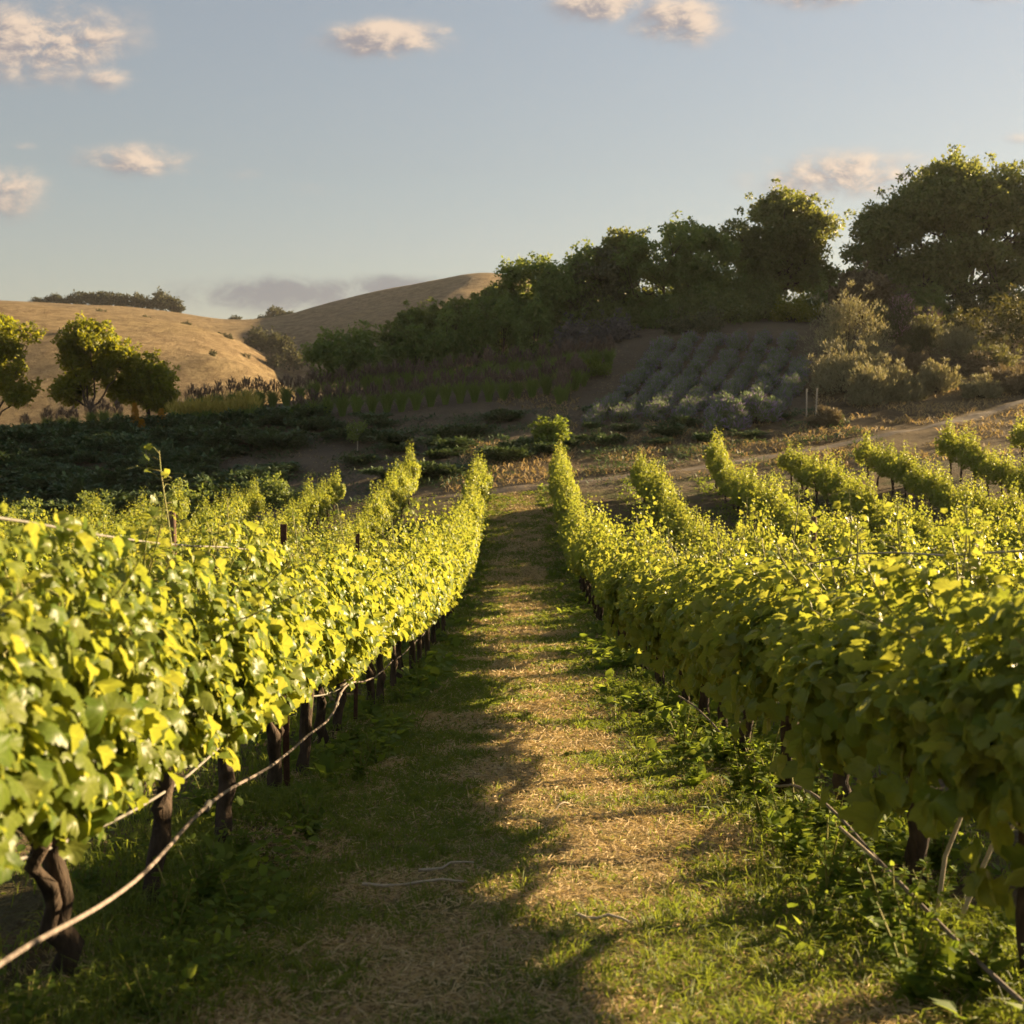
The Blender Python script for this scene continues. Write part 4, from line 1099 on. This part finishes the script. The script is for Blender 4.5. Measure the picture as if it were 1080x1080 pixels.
# --- spreading junipers over the shaded slope
def make_juniper(seed):
    global rng
    keep = rng; rng = np.random.default_rng(seed); mb = MB()
    for k in range(20):
        az = rng.uniform(0, 6.28); L = rng.uniform(.5, 1.25); up = rng.uniform(.18, .5)
        t_ = np.linspace(0, 1, 5); pts = np.column_stack([np.cos(az) * L * t_, np.sin(az) * L * t_, up * np.sin(t_ * 1.9) + .03])
        tube(mb, pts, np.linspace(.02, .006, 5), 4, 1, 0, False)
        n = 130; u = rng.random(n) ** .7; b = np.column_stack([np.interp(u, t_, pts[:, a]) for a in range(3)]) + rng.normal(0, .10, (n, 3)) * [1, 1, .55]
        b[:, 2] = np.maximum(b[:, 2], .02)
        tip = np.column_stack([np.cos(az) + rng.normal(0, .6, n), np.sin(az) + rng.normal(0, .6, n), rng.uniform(-.1, .8, n)])
        stamp(mb, KITE_V, KITE_F, b, frames(rand_dir(n) * .5 + [0, 0, 1], tip), rng.uniform(.09, .19, n))
    o = mb.obj('juniper', [M_JUN, M_TBARK]); rng = keep
    return o
protoJ = [make_juniper(760 + k) for k in range(5)]
ju = set()
def put_j(x, y, s_, lab):
    v = int(rng.integers(5)); o = protoJ[v] if v not in ju else protoJ[v].copy()
    if v in ju: COL.objects.link(o)
    ju.add(v); o.location = (x, y, gz(x, y) - .02); o.scale = (s_ * rng.uniform(.9, 1.2), s_, s_ * rng.uniform(.75, 1.2)); o.rotation_euler = (0, 0, rng.uniform(0, 6.28))
    tag(o, lab, 'juniper', 'low spreading junipers on the shaded slope')
nj = 0
for yj in np.arange(46.5, 63.5, 1.45):
    for xj in np.arange(-29, 3.5, 1.7):
        x = xj + rng.uniform(-.6, .6); y = yj + rng.uniform(-.5, .5)
        if x / y < -.45: continue
        dens_ = np.clip((-8.5 - x + (y - 55) * .1) / 5, 0, 1)
        dens_ = max(dens_, .62 if fbm(np.array([x * .22]), np.array([y * .30]), 130, 3)[0] > .52 and y < 61 else 0)
        if y > 61 and x > -9: continue
        if rng.random() > dens_: continue
        where = 'dense lower' if (x < -12 and y < 55) else 'dense upper' if x < -12 else 'patchy middle' if x < -4 else 'patchy upper end of the'
        put_j(x, y, rng.uniform(.95, 1.35) if x < -10 else rng.uniform(.7, 1.1), f'dark spreading juniper in the {where} part of the shaded slope'.replace('of the part of', 'part of')); nj += 1
for (px, d) in ((640, 51), (690, 50.5), (705, 52), (745, 50.5), (786, 50.8), (660, 54), (610, 52), (625, 55), (720, 54.5), (820, 55)):
    x, y, z = at(px, d); put_j(x, y, rng.uniform(.55, .85), 'small low juniper on the bare ground below the lavender'); nj += 1
print('junipers', nj)
# --- saplings, stakes, topiary
def sapling(px, d, h, lab, r_=.55, mat=M_MID):
    x, y, z = at(px, d); root = empty('sapling', (x, y, z))
    tb = MB(); tube(tb, np.array([[0, 0, -.1], [.02, 0, h * .5], [0, 0, h * .9]]), np.array([.03, .022, .01]), 6)
    cb = MB()
    for k in range(9):
        c = rand_dir(1)[0] * r_ * .6 + [0, 0, h * .75]; crown_leaves(cb, c, r_ * .45, 60, .12, 0, .2)
        tube(tb, np.array([[0, 0, h * .45], c]), np.array([.012, .005]), 4, 0, 0, False)
    cb.obj('crown', mat, root); tb.obj('trunk', M_STAKE if 'pale' in lab else M_TBARK, root); tag(root, lab, 'sapling')
sapling(154, 52, 1.5, 'thin young tree with a pale stem on the shaded slope')
sapling(377, 55, 1.2, 'small bushy young tree with pale stems above the vine ends', .6)
sapling(218, 82, 2.6, 'tiny ball topped young tree against the golden hill', .35, M_OAK)
for (px, tl, lab) in ((849.5, -.01, 'thin pale wooden stake, the upright one of the pair'), (859, .04, 'thin pale wooden stake, the slightly leaning one of the pair')):
    x, y, z = at(px, 54.5); post(x, y, 1.25, .075, M_STAKE, lab + ' below the fuzzy shrubs', 'wooden_stake', 'stake', tl)

# --- dry grass on the sunny slope (uncountable)
mb = MB(); n = 30000
x = rng.uniform(-8, 34, n); y = rng.uniform(43, 68, n)
k_ = (fbm(x * .5, y * .5, 140, 4) > .47) & (np.abs(y - np.interp(x, *TRK)) > .8) & ~((x / y > .05) & (x / y < .24) & (y > 55.5)) & (x > -3 + (y - 43) * .1) & (x / y < .46)
x, y = x[k_], y[k_]; n = len(x); d_ = rand_dir(n) * .7 + [0, 0, 1]; d_ /= np.linalg.norm(d_, axis=1, keepdims=True)
blades(mb, np.column_stack([x, y, ground_z(x, y)]), d_, rng.uniform(.10, .32, n), rng.uniform(.03, .06, n), 0, .4)
tag(mb.obj('dry_grass', M_DRY), 'dry tan grass on the slope between vines and crest', 'grass', kind='stuff')
# low sprawling plants and litter on the shaded part of the slope
mb = MB(); n = 90000
x = rng.uniform(-27, 14, n); y = rng.uniform(42.5, 70, n)
q_ = fbm(x * .55, y * .8, 150, 4)
k_ = (q_ > .46) & (np.abs(y - np.interp(x, *TRK)) > .7) & (rng.random(n) < np.clip((q_ - .44) * 7, .05, 1)) & ~((x > 2.5) & (y > 56)) & ~((x > -13) & (y > 60.5)) & (np.abs(x / y) < .47)
x, y, q_ = x[k_], y[k_], q_[k_]; n = len(x)
stamp(mb, NARROW_V, KITE_F, np.column_stack([x, y, ground_z(x, y) + rng.uniform(.0, .22, n) * np.clip((q_ - .45) * 6, .1, 1)]), frames(rand_dir(n) * .6 + [0, 0, 1], rand_dir(n) * [1, 1, .5] + [0, 0, .35]), rng.uniform(.10, .22, n), 0)
x = rng.uniform(-27, 14, 26000); y = rng.uniform(42.5, 72, 26000); k_ = fbm(x * .4, y * .6, 155, 4) > .48; x, y = x[k_], y[k_]; n = len(x)
stamp(mb, NARROW_V, KITE_F, np.column_stack([x, y, ground_z(x, y) + .02]), frames(rand_dir(n) * .3 + [0, 0, 1], rand_dir(n) * [1, 1, .25]), rng.uniform(.06, .17, n), 1)
tag(mb.obj('ground_cover', [M_JUN, M_DRY]), 'low sprawling green plants and dry litter on the shaded slope', 'ground cover', kind='stuff')
for k, (px, d, L_, a_, lab) in enumerate(((432, 4.15, .34, .12, 'pale dry stick lying across the shaded left of the path'), (470, 4.4, .22, .5, 'short dry stick beside the longer stick on the path'), (640, 3.7, .18, -.4, 'small pale twig on the sunlit strip of the path'), (590, 5.6, .16, .9, 'small twig farther along the sunlit strip of the path'))):
    x, y, z = at(px, d); mb = MB(); u_ = np.linspace(-.5, .5, 6)
    pts = np.column_stack([np.cos(a_) * u_ * L_, np.sin(a_) * u_ * L_, .035 + .008 * np.sin(u_ * 7)]) + rng.normal(0, .003, (6, 3))
    tube(mb, pts, np.linspace(.006, .0035, 6), 6, 0, .15); o = mb.obj('twig', M_STAKE); o.location = (x, y, z); tag(o, lab, 'twig')
# --- far vineyard seen under the left trees, hill trees
for k in range(9):
    px0 = 8 + k * 13
    mb = MB(); n = 260; u = rng.random(n)
    yk = 100 + 60 * u; xk = (px0 - 545) / 1300 * 118 + (u - .3) * -10 + rng.normal(0, .25, n)
    p = np.column_stack([xk, yk, ground_z(xk, yk) + rng.uniform(.2, 1.3, n)])
    stamp(mb, ROUND_V, ROUND_F, p, frames(rand_dir(n), rand_dir(n)), rng.uniform(.5, .8, n))
    tag(mb.obj('vine_row', M_LTREE), 'far thin row of vines in the valley seen under the left trees', 'vine row', 'vine rows in the valley')
def hill_tree(px, d, w_, h, lab, seed, mat=M_FAR, grp='trees on the far hills'):
    x, y, z = at(px, d)
    make_tree('hill_tree', lab, 'tree', (x, y, z - .3), [(0, 0, h * .52, w_ / 2, w_ / 2, h * .46), (w_ * .15, 0, h * .7, w_ * .3, w_ * .3, h * .28)], 16, w_ * .2, 70, w_ * .11, mat, w_ * .03, h * .22, grp, seed=seed)
k = 0
for px, w_, h in ((42, 4, 2.4), (52, 4, 2.6), (62, 5, 3.4), (74, 5, 3.0), (86, 7, 4.4), (98, 6, 4.0), (108, 7, 4.4), (120, 7, 4.6), (132, 6, 4.2), (145, 7, 5.0), (158, 6, 3.6), (172, 9, 5.4), (184, 7, 4.4), (190, 5, 2.8)):
    hill_tree(px, 505, w_ * 1.35, h * 1.6, 'dark round tree in the line of trees along the left skyline', 800 + k); k += 1
for px, w_, h, lab in ((292, 8.5, 7.5, 'largest dome of the trees in the skyline saddle'), (276, 6, 3.6, 'small tree left of the largest saddle tree'), (250, 6, 4.0, 'separate rounded tree at the left of the saddle'), (264, 5, 2.2, 'lowest tree in the skyline saddle'), (306, 6, 4.5, 'small tree at the right foot of the saddle dome')):
    hill_tree(px, 515, w_, h, lab, 800 + k); k += 1
for px, d, w_, h, lab in ((272, 332, 11, 9, 'highest tree in the gully between the golden hills'), (287, 322, 12, 10, 'large olive tree in the gully between the golden hills'), (299, 315, 10, 9, 'right hand tree in the gully between the golden hills'), (291, 296, 6, 5, 'lower left round tree at the gully foot'), (310, 300, 11, 7, 'round tree at the gully foot nearest the hedge belt')):
    hill_tree(px, d, w_ * .72, h * .72, lab, 800 + k); k += 1
for px, d in ((243, 300), (260, 285), (199, 320), (110, 318), (236, 330), (158, 322), (246, 352), (70, 250), (225, 250)):
    x, y, z = at(px, d); make_bush('hill_bush', 'small dark bush dotted on the near golden hill', 'bush', (x, y, z - .1), 1.3, 1.3, 1.2, M_FAR, .35, 6, 40, 'bushes on the golden hill', 850 + k); k += 1

# ------------------------------------------------------------------ evening haze
hm = bpy.data.materials.new('haze'); hm.use_nodes = True; hm.node_tree.nodes.clear()
ht = NT(hm.node_tree); ho = ht.n('ShaderNodeOutputMaterial'); hv = ht.n('ShaderNodeVolumePrincipled')
hv.inputs['Color'].default_value = (.95, .93, .90, 1); hv.inputs['Density'].default_value = 0.00009; hv.inputs['Anisotropy'].default_value = 0.45
hm.node_tree.links.new(hv.outputs[0], ho.inputs['Volume'])
zlo_, zhi_ = float(ZZ.min()) - 1, float(ZZ.max()) + 14
mb = MB()
hx0, hx1, hy0, hy1 = -950, 950, -70, 1560
cv = np.array([[a, b, c] for c in (zlo_, zhi_) for a, b in ((hx0, hy0), (hx1, hy0), (hx1, hy1), (hx0, hy1))])
mb.add(cv, np.array([[3, 2, 1, 0], [4, 5, 6, 7], [0, 1, 5, 4], [1, 2, 6, 5], [2, 3, 7, 6], [3, 0, 4, 7]]))
tag(mb.obj('haze', hm, smooth=False), 'thin warm evening haze over the slope and hills', 'haze', kind='stuff')
